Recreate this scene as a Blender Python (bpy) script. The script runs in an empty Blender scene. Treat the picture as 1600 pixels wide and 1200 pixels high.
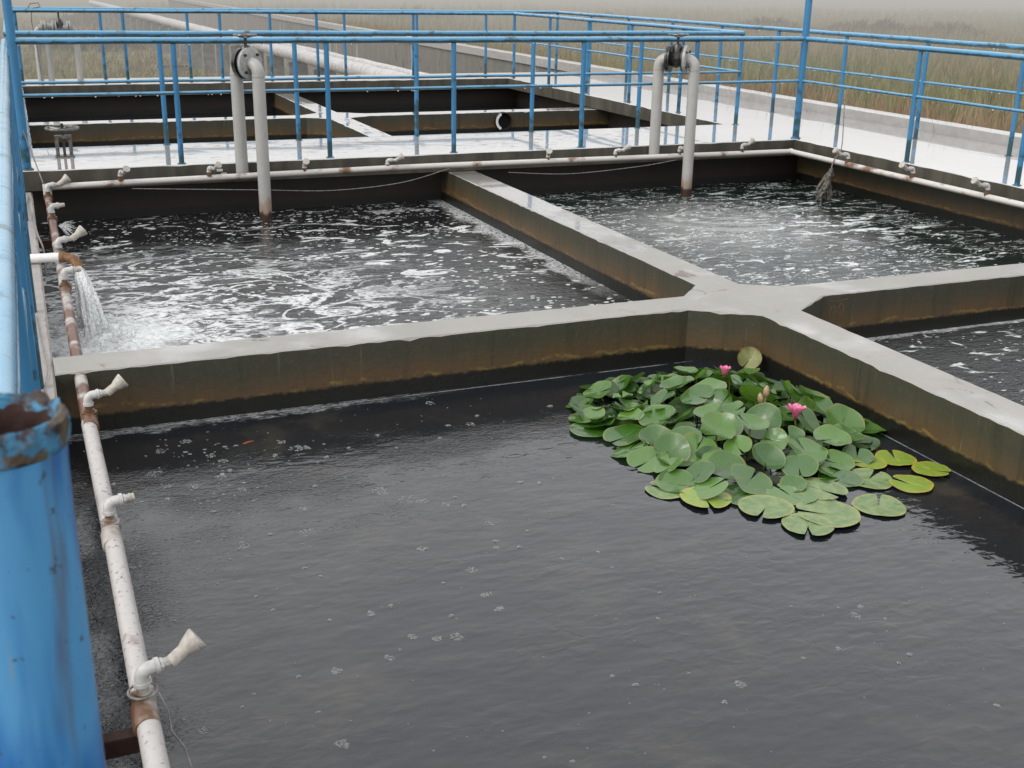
import bpy, bmesh, math, random
import numpy as np
from mathutils import Vector, Matrix, noise
R = math.radians
PI = math.pi
random.seed(7)
rng = np.random.default_rng(11)
sc = bpy.context.scene
col = sc.collection
W = -0.44            # water level in the tanks
BUB=[(0.915,4.477,14),(0.866,4.571,7),(1.199,3.818,16),(1.243,3.795,10),(1.116,3.948,12),(1.124,3.908,8),(1.318,3.737,7),(1.372,3.784,4),(1.378,3.703,5),(0.776,3.69,12),(0.807,3.887,6),(0.892,4.07,5),(0.647,3.723,5),(0.546,3.667,7),(0.54,3.695,4),(1.116,3.425,6),(1.13,3.42,5),(1.227,3.22,8),(1.38,3.387,5),(1.367,3.341,5),(1.442,3.317,5),(1.519,3.421,4),(1.413,3.527,6),(1.661,3.822,5),(1.73,3.79,5),(1.219,2.951,8),(1.215,3.051,9),(1.065,2.968,5),(1.109,3.172,4),(0.903,3.093,5),(0.833,3.07,6),(0.914,2.895,6),(0.979,2.859,6),(1.039,2.847,9),(0.815,2.81,6),(0.652,2.802,9),(0.856,2.842,3),(0.702,3.079,4),(0.552,3.202,4),(0.706,3.437,4),(0.742,3.358,4),(1.689,3.183,4),(1.682,3.071,3),(1.546,3.187,4),(1.75,2.86,3),(1.663,2.719,4),(1.384,2.489,5),(1.426,2.428,5),(1.708,2.322,7),(1.618,2.265,5),(2.261,2.51,6),(2.311,2.55,5),(2.242,2.572,3),(2.337,2.46,4),(2.088,2.371,5),(2.268,2.268,5),(2.207,2.245,4),(2.322,1.972,5),(1.958,2.366,4),(2.103,2.63,3),(0.583,2.468,9),(0.254,2.657,6),(0.213,2.723,4),(0.546,2.812,4),(0.557,2.626,4),(0.37,2.724,4),(0.41,2.775,3),(0.177,3.781,10),(0.179,3.643,8),(0.152,3.857,9),(0.416,3.432,3),(0.366,3.553,3),(0.518,3.304,4),(1.113,2.186,4),(1.599,2.423,3),(1.052,2.229,3),(0.486,3.978,5),(0.598,4.449,6),(0.611,4.34,5),(1.698,4.482,6),(1.615,4.801,6),(1.762,4.569,4),(2.131,4.568,5),(1.598,4.502,4),(1.516,4.371,4),(1.272,4.5,4),(1.003,4.335,5),(0.953,4.463,5),(0.81,4.428,5),(0.371,4.641,7),(0.485,4.712,8),(0.562,4.519,6),(0.565,4.29,8),(0.446,4.237,8),(0.321,4.414,12),(0.353,4.271,10),(0.221,4.136,10),(0.626,4.138,6),(1.117,4.403,4),(1.307,4.333,3)]

# ------------------------------------------------------------------ node helpers
class NT:
    def __init__(s, name):
        s.m = bpy.data.materials.new(name); s.m.use_nodes = True
        s.t = s.m.node_tree; s.t.nodes.clear()
        s.out = s.t.nodes.new('ShaderNodeOutputMaterial')
    def n(s, typ, **kw):
        nd = s.t.nodes.new(typ)
        for k, v in kw.items():
            if k.startswith('i_'):
                nd.inputs[k[2:].replace('_', ' ')].default_value = v
            else: setattr(nd, k, v)
        return nd
    def l(s, a, b): s.t.links.new(a, b)
    def put(s, inp, v):
        if isinstance(v, (int, float)): inp.default_value = v
        elif isinstance(v, tuple): inp.default_value = v if len(v) == 4 or inp.type == 'VECTOR' else (*v, 1)
        else: s.l(v, inp)
    def math(s, op, a, b=0.0, c=None, clamp=False):
        nd = s.n('ShaderNodeMath', operation=op); nd.use_clamp = clamp
        s.put(nd.inputs[0], a); s.put(nd.inputs[1], b)
        if c is not None: s.put(nd.inputs[2], c)
        return nd.outputs[0]
    def mix(s, f, a, b):
        nd = s.n('ShaderNodeMix', data_type='RGBA')
        s.put(nd.inputs[0], f); s.put(nd.inputs[6], a); s.put(nd.inputs[7], b)
        return nd.outputs[2]
    def ramp(s, v, lo, hi, a=0.0, b=1.0, smooth=True):
        nd = s.n('ShaderNodeMapRange', interpolation_type='SMOOTHSTEP' if smooth else 'LINEAR')
        s.put(nd.inputs[0], v); nd.inputs[1].default_value = lo; nd.inputs[2].default_value = hi
        nd.inputs[3].default_value = a; nd.inputs[4].default_value = b
        return nd.outputs[0]
    def pos(s):
        if not hasattr(s, '_p'): s._p = s.n('ShaderNodeNewGeometry')
        return s._p.outputs['Position']
    def nrm(s): s.pos(); return s._p.outputs['Normal']
    def sep(s, v):
        nd = s.n('ShaderNodeSeparateXYZ'); s.l(v, nd.inputs[0]); return nd.outputs
    def scalev(s, v, sx, sy, sz, rot=(0,0,0)):
        nd = s.n('ShaderNodeMapping'); s.l(v, nd.inputs[0]); nd.inputs['Scale'].default_value = (sx, sy, sz)
        nd.inputs['Rotation'].default_value = rot; return nd.outputs[0]
    def noise(s, v, scale, detail=3, rough=.55, dist=0.0):
        nd = s.n('ShaderNodeTexNoise'); s.l(v, nd.inputs['Vector'])
        nd.inputs['Scale'].default_value = scale; nd.inputs['Detail'].default_value = detail
        nd.inputs['Roughness'].default_value = rough; nd.inputs['Distortion'].default_value = dist
        return nd.outputs[0]
    def vor(s, v, scale, feature='F1', rand=1.0, out=0):
        nd = s.n('ShaderNodeTexVoronoi', feature=feature); s.l(v, nd.inputs['Vector'])
        nd.inputs['Scale'].default_value = scale; nd.inputs['Randomness'].default_value = rand
        return nd.outputs[out]
    def dist(s, p):
        nd = s.n('ShaderNodeVectorMath', operation='DISTANCE'); s.l(s.pos(), nd.inputs[0]); nd.inputs[1].default_value = p
        return nd.outputs['Value']
    def bsdf(s, base, rough=.5, metal=0., spec=.5, ior=1.45, coat=0., coat_r=.03, bump=None, bs=.3, bd=.01, alpha=None, sss=0., trans=0.):
        b = s.n('ShaderNodeBsdfPrincipled')
        s.put(b.inputs['Base Color'], base); s.put(b.inputs['Roughness'], rough); s.put(b.inputs['Metallic'], metal)
        s.put(b.inputs['IOR'], ior); b.inputs['Specular IOR Level'].default_value = spec
        s.put(b.inputs['Coat Weight'], coat); s.put(b.inputs['Coat Roughness'], coat_r)
        s.put(b.inputs['Transmission Weight'], trans)
        if alpha is not None: s.put(b.inputs['Alpha'], alpha)
        if bump is not None:
            bp = s.n('ShaderNodeBump'); s.put(bp.inputs['Height'], bump); s.put(bp.inputs['Strength'], bs); bp.inputs['Distance'].default_value = bd
            s.l(bp.outputs[0], b.inputs['Normal'])
        s.l(b.outputs[0], s.out.inputs[0]); s.b = b
        return s.m

# ------------------------------------------------------------------ materials
def mat_blue():
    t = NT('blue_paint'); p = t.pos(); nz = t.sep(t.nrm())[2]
    n1 = t.noise(p, 9, 5, .7); n2 = t.noise(p, 60, 3, .6); n3 = t.noise(p, 2.3, 2)
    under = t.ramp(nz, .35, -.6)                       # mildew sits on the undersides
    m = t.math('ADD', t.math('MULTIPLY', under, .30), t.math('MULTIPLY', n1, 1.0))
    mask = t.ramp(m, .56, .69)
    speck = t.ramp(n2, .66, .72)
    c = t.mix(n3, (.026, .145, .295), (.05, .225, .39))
    c = t.mix(t.math('MULTIPLY', t.ramp(nz, .3, 1), .55), c, (.17, .41, .56))  # sky sheen painted in: upward faces get a paler blue
    c = t.mix(t.math('MULTIPLY', mask, .85), c, (.018, .04, .035))
    c = t.mix(t.math('MULTIPLY', speck, .75), c, (.10, .07, .03))
    return t.bsdf(c, t.ramp(n1, .3, .7, .22, .5), coat=.6, coat_r=.08, bump=n2, bs=.25, bd=.004)
def mat_post():
    t = NT('blue_post_paint'); p = t.pos(); z = t.sep(p)[2]
    n1 = t.noise(p, 7, 5, .7); n2 = t.noise(p, 70, 3); n3 = t.noise(t.scalev(p, 1, 1, .3), 9, 3)
    low = t.ramp(z, .42, .0)
    mask = t.ramp(t.math('ADD', n1, t.math('MULTIPLY', low, .20)), .58, .70)
    c = t.mix(n3, (.022, .12, .26), (.042, .19, .35))
    c = t.mix(t.math('MULTIPLY', mask, .85), c, (.015, .045, .045))
    c = t.mix(t.ramp(n2, .68, .74), c, (.09, .06, .03))
    return t.bsdf(c, .35, bump=n2, bs=.2, bd=.003)
def mat_stub():
    t = NT('weathered_blue_paint'); p = t.pos(); z = t.sep(p)[2]
    n1 = t.noise(t.scalev(p, 1, 1, .22), 16, 3, .5, .4); n2 = t.noise(p, 45, 4, .6); n4 = t.noise(p, 260, 2)
    c = t.mix(t.ramp(n1, .38, .62), (.008, .10, .33), (.065, .25, .48))
    scr = t.noise(t.scalev(p, 1, 1, .05), 90, 3, .6); c = t.mix(t.math('MULTIPLY', t.ramp(scr, .66, .72), .5), c, (.18, .24, .26))
    run = t.noise(t.scalev(p, 1, 1, .08), 30, 3, .6, .3); c = t.mix(t.math('MULTIPLY', t.math('MULTIPLY', t.ramp(run, .56, .70), t.ramp(z, .7, 1.13)), .75), c, (.09, .06, .035))
    c = t.mix(t.math('MULTIPLY', t.ramp(t.noise(p, 75, 3, .7), .66, .70), .8), c, (.045, .05, .05))
    c = t.mix(t.math('MULTIPLY', t.ramp(t.noise(t.scalev(p,1,1,.1), 38, 2), .62, .78), .35), c, (.26, .30, .28))
    c = t.mix(t.math('MULTIPLY', t.ramp(n4, .70, .76), .6), c, (.02, .05, .12))
    return t.bsdf(c, t.ramp(n1, .3, .7, .3, .45), coat=.3, coat_r=.1, bump=n2, bs=.15, bd=.002)
def mat_rust_rim():
    t = NT('rust_and_algae'); p = t.pos()
    n1 = t.noise(p, 50, 5, .6, .3); n2 = t.noise(p, 28, 4, .6)
    c = t.mix(t.ramp(n1, .35, .62), (.020, .007, .005), (.085, .065, .035))
    c = t.mix(t.ramp(n2, .48, .58), c, (.035, .17, .30))
    return t.bsdf(c, .6, bump=n1, bs=.9, bd=.006)
def mat_rust_dark():
    t = NT('dark_rust'); n = t.noise(t.pos(), 60, 4)
    return t.bsdf(t.mix(n, (.012, .006, .005), (.05, .018, .012)), .8, bump=n, bs=.6, bd=.004)
def mat_wet():
    # wet slab top: standing water film over concrete, with dry scabs
    t = NT('wet_concrete_slab'); p = t.pos(); x, y, z = t.sep(p)
    n1 = t.noise(p, 1.3, 4); n2 = t.noise(p, 9, 4, .6); n3 = t.noise(t.scalev(p, 3.2, 9, 3), 2.1, 5, .62)
    midw = t.math('MULTIPLY', t.ramp(y, 9.6, 10.1), t.ramp(y, 10.9, 10.6))
    dry = t.math('MULTIPLY', t.ramp(n3, .575, .60), midw)
    dry = t.math('MULTIPLY', dry, t.ramp(x, 6.6, 5.0))
    c = t.mix(n1, (.37, .36, .35), (.50, .49, .475))
    jn = t.ramp(t.math('ABSOLUTE', t.math('SUBTRACT', t.math('FRACT', t.math('MULTIPLY', t.math('ADD', y, t.math('MULTIPLY', x, .0)), .333)), .5)), .003, .001); c = t.mix(t.math('MULTIPLY', jn, .6), c, (.12, .11, .10))
    c = t.mix(t.math('MULTIPLY', t.ramp(t.noise(p, 3.1, 5, .7), .56, .68), .35), c, (.20, .18, .15))
    c = t.mix(t.math('MULTIPLY', t.ramp(n2, .5, .8), .3), c, (.2, .19, .17))
    c = t.mix(t.math('MULTIPLY', dry, .85), c, (.085, .06, .05))
    rip = t.noise(t.scalev(p, 1, 2.2, 1), 9, 2)
    return t.bsdf(c, t.math('ADD', t.ramp(n2, .4, .8, .03, .10), t.math('MULTIPLY', dry, .4)), ior=1.5, coat=t.math('SUBTRACT', 1.0, dry), coat_r=.025,
                  bump=t.math('ADD', rip, t.math('MULTIPLY', dry, .6)), bs=.10, bd=.01)
def mat_top():
    t = NT('pale_wall_top_concrete'); p = t.pos()
    n1 = t.noise(p, 1.6, 5, .6); n2 = t.noise(p, 24, 5, .7); n3 = t.noise(p, 140, 3); n4 = t.noise(p, 3.1, 4, .6, .5)
    c = t.mix(n1, (.20, .192, .175), (.335, .325, .305))
    ck = t.vor(t.scalev(p, 1, 1, 1), 1.1, 'DISTANCE_TO_EDGE'); ckn = t.math('ADD', ck, t.math('MULTIPLY', t.math('SUBTRACT', t.noise(p, 9, 4, .7), .5), .09))
    c = t.mix(t.math('MULTIPLY', t.math('MULTIPLY', t.ramp(t.math('ABSOLUTE', ckn), .006, .001), t.ramp(t.noise(p, 1.9, 2), .52, .6)), .7), c, (.09, .08, .07))
    stn = t.ramp(t.noise(t.scalev(p, 1, 1, 1), 6.5, 5, .7, .8), .58, .72); c = t.mix(t.math('MULTIPLY', stn, .35), c, (.16, .14, .11))
    c = t.mix(t.math('MULTIPLY', t.ramp(n2, .5, .75), .5), c, (.24, .23, .21))
    c = t.mix(t.math('MULTIPLY', t.ramp(n3, .62, .75), .45), c, (.17, .16, .14))
    c = t.mix(t.math('MULTIPLY', t.ramp(n4, .665, .69), .8), c, (.13, .085, .065))
    y = t.sep(p)[1]
    wet = t.ramp(t.math('ADD', t.noise(p, 2.2, 3), t.ramp(y, 5.0, 9.0, 0, .35)), .5, .72)
    h = t.math('ADD', n3, t.math('MULTIPLY', n2, 2))
    return t.bsdf(c, t.math('SUBTRACT', .55, t.math('MULTIPLY', wet, .47)), coat=t.math('MULTIPLY', wet, .8), coat_r=.05, bump=h, bs=.22, bd=.004)
def mat_ledge():
    t = NT('pitted_ledge_concrete'); p = t.pos()
    n1 = t.noise(p, 5, 5, .65); n2 = t.noise(p, 40, 5, .7); n3 = t.noise(p, 160, 3)
    c = t.mix(n1, (.19, .17, .155), (.37, .35, .33))
    c = t.mix(t.math('MULTIPLY', t.ramp(n2, .5, .7), .6), c, (.12, .10, .09))
    c = t.mix(t.math('MULTIPLY', t.ramp(n3, .6, .72), .6), c, (.07, .06, .055))
    return t.bsdf(c, .5, bump=t.math('ADD', n3, n2), bs=.5, bd=.006)
def mat_side():
    # tank wall faces: olive stain, rust brown lower down, black algae at the water line
    t = NT('stained_tank_wall'); p = t.pos(); x, y, z = t.sep(p)
    n1 = t.noise(t.scalev(p, 1, 1, .35), 5, 4); n2 = t.noise(p, 30, 4, .7); n3 = t.noise(t.scalev(p, 1, 1, .12), 26, 3)
    n5 = t.noise(p, 1.1, 2)
    zz = t.math('ADD', z, t.math('MULTIPLY', t.math('SUBTRACT', n1, .5), .12))
    zz = t.math('ADD', zz, t.math('MULTIPLY', t.math('SUBTRACT', n5, .5), .10))
    c = t.mix(t.ramp(zz, -.20, -.36), (.043, .042, .029), (.085, .053, .025))
    c = t.mix(t.math('MULTIPLY', t.ramp(n3, .52, .75), .5), c, (.04, .036, .022))
    c = t.mix(t.math('MULTIPLY', t.ramp(n2, .52, .72), .35), c, (.085, .07, .045))
    dr = t.noise(t.scalev(p, 1, 1, .045), 42, 3, .6); c = t.mix(t.math('MULTIPLY', t.ramp(dr, .66, .73), .35), c, (.15, .13, .09)); c = t.mix(t.math('MULTIPLY', t.ramp(t.noise(t.scalev(p, 1, 1, .06), 11, 4, .6, .3), .54, .72), .45), c, (.018, .02, .012))
    band = t.math('MULTIPLY', t.ramp(zz, -.362, -.352), t.ramp(zz, -.335, -.348))
    c = t.mix(t.math('MULTIPLY', band, t.ramp(t.noise(p, 14, 4, .7), .42, .6, 0, .8)), c, (.17, .115, .035))
    zb = t.math('ADD', z, t.math('MULTIPLY', t.math('SUBTRACT', t.noise(p, 22, 4, .7), .5), .04))
    c = t.mix(t.ramp(zb, -.352, -.372), c, (.007, .007, .005))
    nz = t.sep(t.nrm())[2]
    return t.bsdf(c, .38, bump=t.math('ADD', n2, n3), bs=.35, bd=.006)
def mat_fascia():
    t = NT('slab_edge_concrete'); p = t.pos()
    n1 = t.noise(t.scalev(p, 1, 1, .25), 8, 4); n2 = t.noise(p, 30, 4, .7)
    c = t.mix(t.ramp(n1, .3, .7), (.035, .032, .024), (.072, .066, .050))
    c = t.mix(t.math('MULTIPLY', t.ramp(n2, .55, .7), .4), c, (.05, .055, .035))
    return t.bsdf(c, .5, bump=n2, bs=.35, bd=.005)
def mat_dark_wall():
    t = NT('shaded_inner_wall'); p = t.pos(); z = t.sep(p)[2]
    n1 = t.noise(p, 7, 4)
    c = t.mix(n1, (.008, .005, .003), (.020, .012, .007))  # shade under the slabs is put into this near-black colour
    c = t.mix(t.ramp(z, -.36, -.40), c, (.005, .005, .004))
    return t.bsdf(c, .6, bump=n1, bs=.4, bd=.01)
def mat_chan(cap=False):
    t = NT('channel_cap_concrete' if cap else 'channel_wall_concrete'); p = t.pos()
    n1 = t.noise(t.scalev(p, 1, 1, .15), 4.5, 5, .65); n2 = t.noise(p, 12, 4); n3 = t.noise(t.scalev(p, 1, 1, .06), 3.0, 3, .7)
    if cap: c = t.mix(n2, (.22, .215, .205), (.38, .37, .36))
    else:
        c = t.mix(n1, (.10, .095, .085), (.20, .19, .175))
        c = t.mix(t.ramp(n3, .60, .68), c, (.33, .32, .31))
        c = t.mix(t.math('MULTIPLY', t.ramp(n2, .55, .7), .5), c, (.07, .065, .055))
    return t.bsdf(c, .6, bump=n2, bs=.3, bd=.01)
def mat_pvc(name, base, rust, amt, sp=.0, axis_band=False):
    t = NT(name); p = t.pos()
    n1 = t.noise(p, 5, 4, .6); n2 = t.noise(p, 70, 4, .6); n3 = t.noise(p, 1.7, 2)
    c = t.mix(n2, base, tuple(v*.8 for v in base))
    m = t.ramp(t.math('ADD', n1, t.math('MULTIPLY', n3, .5)), amt, amt+.12)
    c = t.mix(t.math('MULTIPLY', m, .95), c, t.mix(n2, rust, tuple(v*.4 for v in rust)))
    if sp: c = t.mix(t.math('MULTIPLY', t.ramp(n2, .60, .66), sp), c, (.10, .07, .06))
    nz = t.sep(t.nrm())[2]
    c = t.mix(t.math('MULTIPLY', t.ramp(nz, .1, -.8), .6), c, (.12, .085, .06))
    return t.bsdf(c, .38, bump=n2, bs=.25, bd=.002)
def mat_goose():
    t = NT('grey_plastic_pipe'); p = t.pos(); z = t.sep(p)[2]
    n1 = t.noise(t.scalev(p, 1, 1, .4), 22, 4, .65); n2 = t.noise(p, 80, 3)
    c = t.mix(t.noise(p, 6, 2), (.27, .265, .25), (.36, .355, .34))
    c = t.mix(t.math('MULTIPLY', t.ramp(n2, .63, .7), .4), c, (.15, .13, .11))
    m = t.ramp(t.math('ADD', z, t.math('MULTIPLY', n1, .22)), -.10, -.24)
    c = t.mix(m, c, t.mix(n1, (.20, .11, .05), (.30, .27, .23)))
    c = t.mix(t.ramp(t.math('ADD', z, t.math('MULTIPLY', n1, .1)), -.30, -.34), c, (.035, .015, .01))
    return t.bsdf(c, .42, bump=n1, bs=.15, bd=.003)
def simple(name, c1, c2, rough=.5, scale=20, metal=0., bs=.3, coat=0.):
    t = NT(name); n = t.noise(t.pos(), scale, 4, .6)
    return t.bsdf(t.mix(t.ramp(n, .3, .7), c1, c2), rough, metal=metal, bump=n, bs=bs, bd=.003, coat=coat)

def mat_water(kind):
    t = NT('tank_water_' + kind); p = t.pos(); x, y, z = t.sep(p)
    ZERO = 0.0
    def stretch(sx, sy, r=0): return t.scalev(p, sx, sy, 1, (0, 0, R(r)))
    foam = None; white = (.60, .62, .62)
    base = (.022, .024, .024); h = None
    if kind == 'calm':
        rip = t.noise(stretch(1, 1.7, 14), 13, 3, .5, .6)          # soft swell
        fine = t.noise(stretch(1, 1.5, 10), 55, 3, .6, .4)
        big = t.noise(stretch(1, 1), 3.2, 2)
        d = t.dist((.5, 4.7, W))
        near_wall = t.math('MULTIPLY', t.ramp(t.math('ADD', d, t.math('MULTIPLY', t.math('SUBTRACT', big, .5), .9)), 1.8, .5), .55)
        left = t.ramp(x, .42, .10)
        band = t.math('MULTIPLY', t.ramp(y, 3.95, 4.25), t.ramp(x, 2.5, 2.0))
        ag = t.math('MAXIMUM', t.math('MAXIMUM', near_wall, t.math('MULTIPLY', left, 1.0)), t.math('MULTIPLY', band, .5))
        ag = t.math('MULTIPLY', ag, t.ramp(t.noise(stretch(1, 1.6, 20), 2.1, 3), .35, .62, .25, 1.0))
        h = t.math('ADD', t.math('MULTIPLY', rip, t.ramp(t.noise(stretch(1, 2.4, 12), 1.4, 3), .35, .65, .05, .17)), t.math('MULTIPLY', t.math('MULTIPLY', fine, ag), .34))
        h = t.math('ADD', h, t.math('MULTIPLY', t.noise(stretch(1, 2.2, 25), 4.5, 2), .26))
        h = t.math('MULTIPLY', h, t.ramp(y, 4.15, 4.5, 1.0, .40))
        rings = t.math('MULTIPLY', t.math('SINE', t.math('MULTIPLY', t.dist((2.16, 2.38, W)), 190)), t.ramp(t.dist((2.16, 2.38, W)), .09, .02))
        pass
        bs, bd = .55, .035
        base = t.mix(t.ramp(t.noise(stretch(1, 1), 2.4, 4, .6, .5), .5, .8), (.006, .008, .011), (.030, .028, .022))
        # foam scum along the cross wall
        e = t.noise(stretch(1, 1), 5, 4, .6)
        edge = t.ramp(t.math('ADD', y, t.math('MULTIPLY', e, .22)), 4.985, 5.02)
        scum = t.math('MULTIPLY', edge, t.ramp(t.noise(stretch(1, 3), 26, 4, .7), .40, .56))
        scum = t.math('MULTIPLY', scum, t.ramp(x, 1.9, 1.0))
        fl = t.vor(stretch(1, 1.2), 20, out=0); sel = t.noise(stretch(1, 1), 9, 2)
        fleck = t.math('MULTIPLY', t.ramp(fl, .26, .17), t.ramp(sel, .55, .62))
        fleck = t.math('MULTIPLY', fleck, t.math('MULTIPLY', t.ramp(t.dist((.35, 4.35, W)), .8, .2), 1.0))
        fine_line = t.math('MULTIPLY', t.ramp(t.math('ABSOLUTE', t.math('SUBTRACT', y, 4.935)), .009, .003), t.ramp(e, .35, .5))
        rl = t.math('MULTIPLY', t.ramp(t.math('ABSOLUTE', t.math('SUBTRACT', x, 3.385)), .007, .002), t.ramp(y, 4.0, 3.7))
        foam = t.math('MAXIMUM', t.math('MAXIMUM', t.math('MULTIPLY', scum, .55), t.math('MULTIPLY', fleck, .6)), t.math('MULTIPLY', t.math('MAXIMUM', fine_line, rl), .45))
        white = (.42, .44, .45)
    elif kind == 'churned':
        s = (.34, 6.35, W)
        d = t.dist(s)
        rip = t.noise(stretch(1, 1.9, 8), 9, 4, .6, 1.0)
        fine = t.noise(stretch(1, 2.2, 5), 34, 4, .62, .5)
        near = t.ramp(d, 2.6, .4)
        am = t.ramp(y, 8.9, 7.4, .25, 1.0)
        h = t.math('MULTIPLY', t.math('ADD', t.math('MULTIPLY', rip, .8), t.math('MULTIPLY', fine, .20)), am)
        bs, bd = .40, .035
        w = t.math('ADD', t.noise(stretch(1, 1.9, -4), 1.7, 3, .5, 1.8), 0.)
        vein = t.ramp(t.math('ABSOLUTE', t.math('SUBTRACT', w, .5)), .055, .02)
        brk = t.ramp(t.noise(stretch(1, 1.6), 22, 4, .7), .36, .5)
        reg = t.math('MULTIPLY', t.ramp(d, 2.6, 1.2), 1.0)
        f1 = t.math('MULTIPLY', t.math('MULTIPLY', vein, brk), reg)
        core = t.ramp(t.math('ADD', d, t.math('MULTIPLY', t.noise(stretch(1, 1.5), 3.4, 5, .62, 1.2), 1.9)), 1.95, 1.45)
        core = t.math('MULTIPLY', core, t.math('MAXIMUM', t.ramp(t.noise(stretch(1, 1.8, -10), 6.5, 4, .6, 1.6), .42, .54), t.ramp(d, .5, .2)))
        # drifting patches toward the divider
        pp = t.noise(stretch(1, 1.9, 14), 3.3, 4, .55, 1.0)
        patch = t.math('MULTIPLY', t.ramp(pp, .585, .63), t.ramp(t.dist((2.7, 8.1, W)), 1.9, .7))
        pw = t.math('MULTIPLY', t.ramp(t.noise(stretch(1, 2.0, 0), 2.9, 4, .55, .9), .62, .67), .9)
        v = t.vor(stretch(1, 1.6), 13, out=0); sel = t.noise(stretch(1, 1), 3.1, 3)
        szv = t.math('ADD', t.math('MULTIPLY', t.noise(p, 17, 1), .5), .02)
        fl = t.math('MULTIPLY', t.ramp(t.math('SUBTRACT', szv, v), .0, .05), t.ramp(sel, .44, .54))
        v2 = t.vor(stretch(1, 1.7), 30, out=0)
        fl2 = t.math('MULTIPLY', t.ramp(v2, .26, .18), t.ramp(t.noise(p, 6, 3), .5, .56))
        scx = t.math('ADD', x, t.math('MULTIPLY', t.noise(p, 4, 3), .4))
        edge = t.math('MULTIPLY', t.ramp(scx, 3.42, 3.52), t.math('MULTIPLY', t.ramp(y, 6.0, 7.2), t.ramp(t.noise(stretch(2, 1), 30, 3), .33, .5)))
        foam = t.math('MULTIPLY', f1, .95)
        for q, g in ((core, .95), (patch, .9), (pw, .85), (fl, .9), (t.math('MULTIPLY', fl2, t.ramp(y, 8.0, 8.8)), .7), (edge, .7)):
            foam = t.math('MAXIMUM', foam, t.math('MULTIPLY', q, g))
        white = (.66, .68, .68); base = (.010, .011, .011)
    elif kind == 'foamy':
        s = (5.75, 9.0, W); d = t.dist(s)
        rip = t.noise(stretch(1, 2.0, -8), 8, 4, .6, .8)
        fine = t.noise(stretch(1, 2.4), 34, 4, .62, .5)
        h = t.math('ADD', t.math('MULTIPLY', rip, .6), t.math('MULTIPLY', fine, .14))
        rg = t.math('MULTIPLY', t.math('SINE', t.math('MULTIPLY', t.math('ADD', t.dist((5.5, 8.5, W)), t.math('MULTIPLY', rip, .15)), 26)), t.ramp(t.dist((5.5, 8.5, W)), 1.2, .1))
        h = t.math('ADD', h, t.math('MULTIPLY', rg, .5))
        bs, bd = .30, .035
        w = t.noise(stretch(1, 2.4, -10), 2.2, 4, .55, 1.2)
        vein = t.math('MULTIPLY', t.ramp(t.math('ABSOLUTE', t.math('SUBTRACT', w, .52)), .025, .008), t.ramp(t.noise(stretch(1, 2), 17, 4, .7), .42, .55))
        pp = t.ramp(t.noise(stretch(1, 2.2, -6), 3.6, 5, .6, .8), .62, .66)
        v = t.vor(stretch(1, 1.7), 15, out=0)
        szv = t.math('ADD', t.math('MULTIPLY', t.noise(p, 15, 1), .5), .0)
        fl = t.math('MULTIPLY', t.ramp(t.math('SUBTRACT', szv, v), .0, .05), t.ramp(t.noise(p, 2.3, 3), .53, .60))
        v2 = t.vor(stretch(1, 2.2), 38, out=0)
        fl2 = t.math('MULTIPLY', t.ramp(v2, .27, .18), t.ramp(t.noise(p, 4, 3), .56, .62))
        blob = t.math('MULTIPLY', t.ramp(t.noise(stretch(1, 2.0, -6), 3.0, 4, .6, .8), .54, .60), t.ramp(t.dist((6.15, 7.7, W)), .9, .3))
        pp = t.math('MAXIMUM', pp, blob)
        foam = t.math('MAXIMUM', t.math('MAXIMUM', t.math('MULTIPLY', vein, .9), pp), t.math('MAXIMUM', t.math('MULTIPLY', fl, .85), t.math('MULTIPLY', fl2, .6)))
        white = (.60, .63, .63)
        # bubbly upwelling: milky water round the inlet
        milky = t.ramp(t.math('ADD', t.dist((5.2, 8.0, W)), t.math('MULTIPLY', rip, .9)), 1.95, .6)
        base = t.mix(milky, (.005, .013, .010), (.20, .21, .20))
    elif kind == 'side':
        rip = t.noise(stretch(1, 1.7, 20), 10, 4, .6, .8); fine = t.noise(stretch(1, 2), 40, 3)
        h = t.math('ADD', rip, t.math('MULTIPLY', fine, .4)); bs, bd = .65, .045
        w = t.noise(stretch(1, 2.6, 12), 1.5, 3, .5, .6)
        vein = t.math('MULTIPLY', t.ramp(t.math('ABSOLUTE', t.math('SUBTRACT', w, .5)), .022, .006), t.ramp(t.noise(p, 9, 3), .48, .6))
        v = t.vor(stretch(1, 1.5), 18, out=0)
        fl = t.math('MULTIPLY', t.ramp(v, .22, .15), t.ramp(t.noise(p, 4, 3), .55, .62))
        e = t.noise(p, 6, 3)
        edge = t.ramp(t.math('ADD', y, t.math('MULTIPLY', e, .12)), 4.965, 4.99)
        foam = t.math('MAXIMUM', t.math('MAXIMUM', vein, t.math('MULTIPLY', fl, .8)), t.math('MULTIPLY', edge, .5))
    else:
        rip = t.noise(stretch(1, 2), 5, 3); h = rip; bs, bd = .25, .03
        base = (.006, .007, .007)
        pp = t.math('MULTIPLY', t.ramp(t.noise(stretch(1, 2.6), 3.6, 4, .6, .6), .60, .63), t.math('MULTIPLY', t.ramp(x, 3.4, 3.8), t.ramp(y, 13.9, 13.2)))
        pl = t.math('MULTIPLY', t.ramp(t.noise(stretch(1, 1.2), 3.0, 3), .55, .6), t.ramp(t.dist((3.0, 14.9, W)), 1.0, .4))
        foam = t.math('MULTIPLY', t.math('MAXIMUM', pp, pl), .55)
        white = (.38, .38, .35)
    foamv = t.math('MINIMUM', foam, 1.0)
    foamv = t.math('MULTIPLY', foamv, t.ramp(t.noise(stretch(1, 1.3), 38, 4, .7), .25, .6, .45, 1.0))
    c = t.mix(foamv, base, white)
    hh = t.math('ADD', h, t.math('MULTIPLY', foamv, .30))
    rough = t.math('ADD', .035, t.math('MULTIPLY', foamv, .5))
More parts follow.
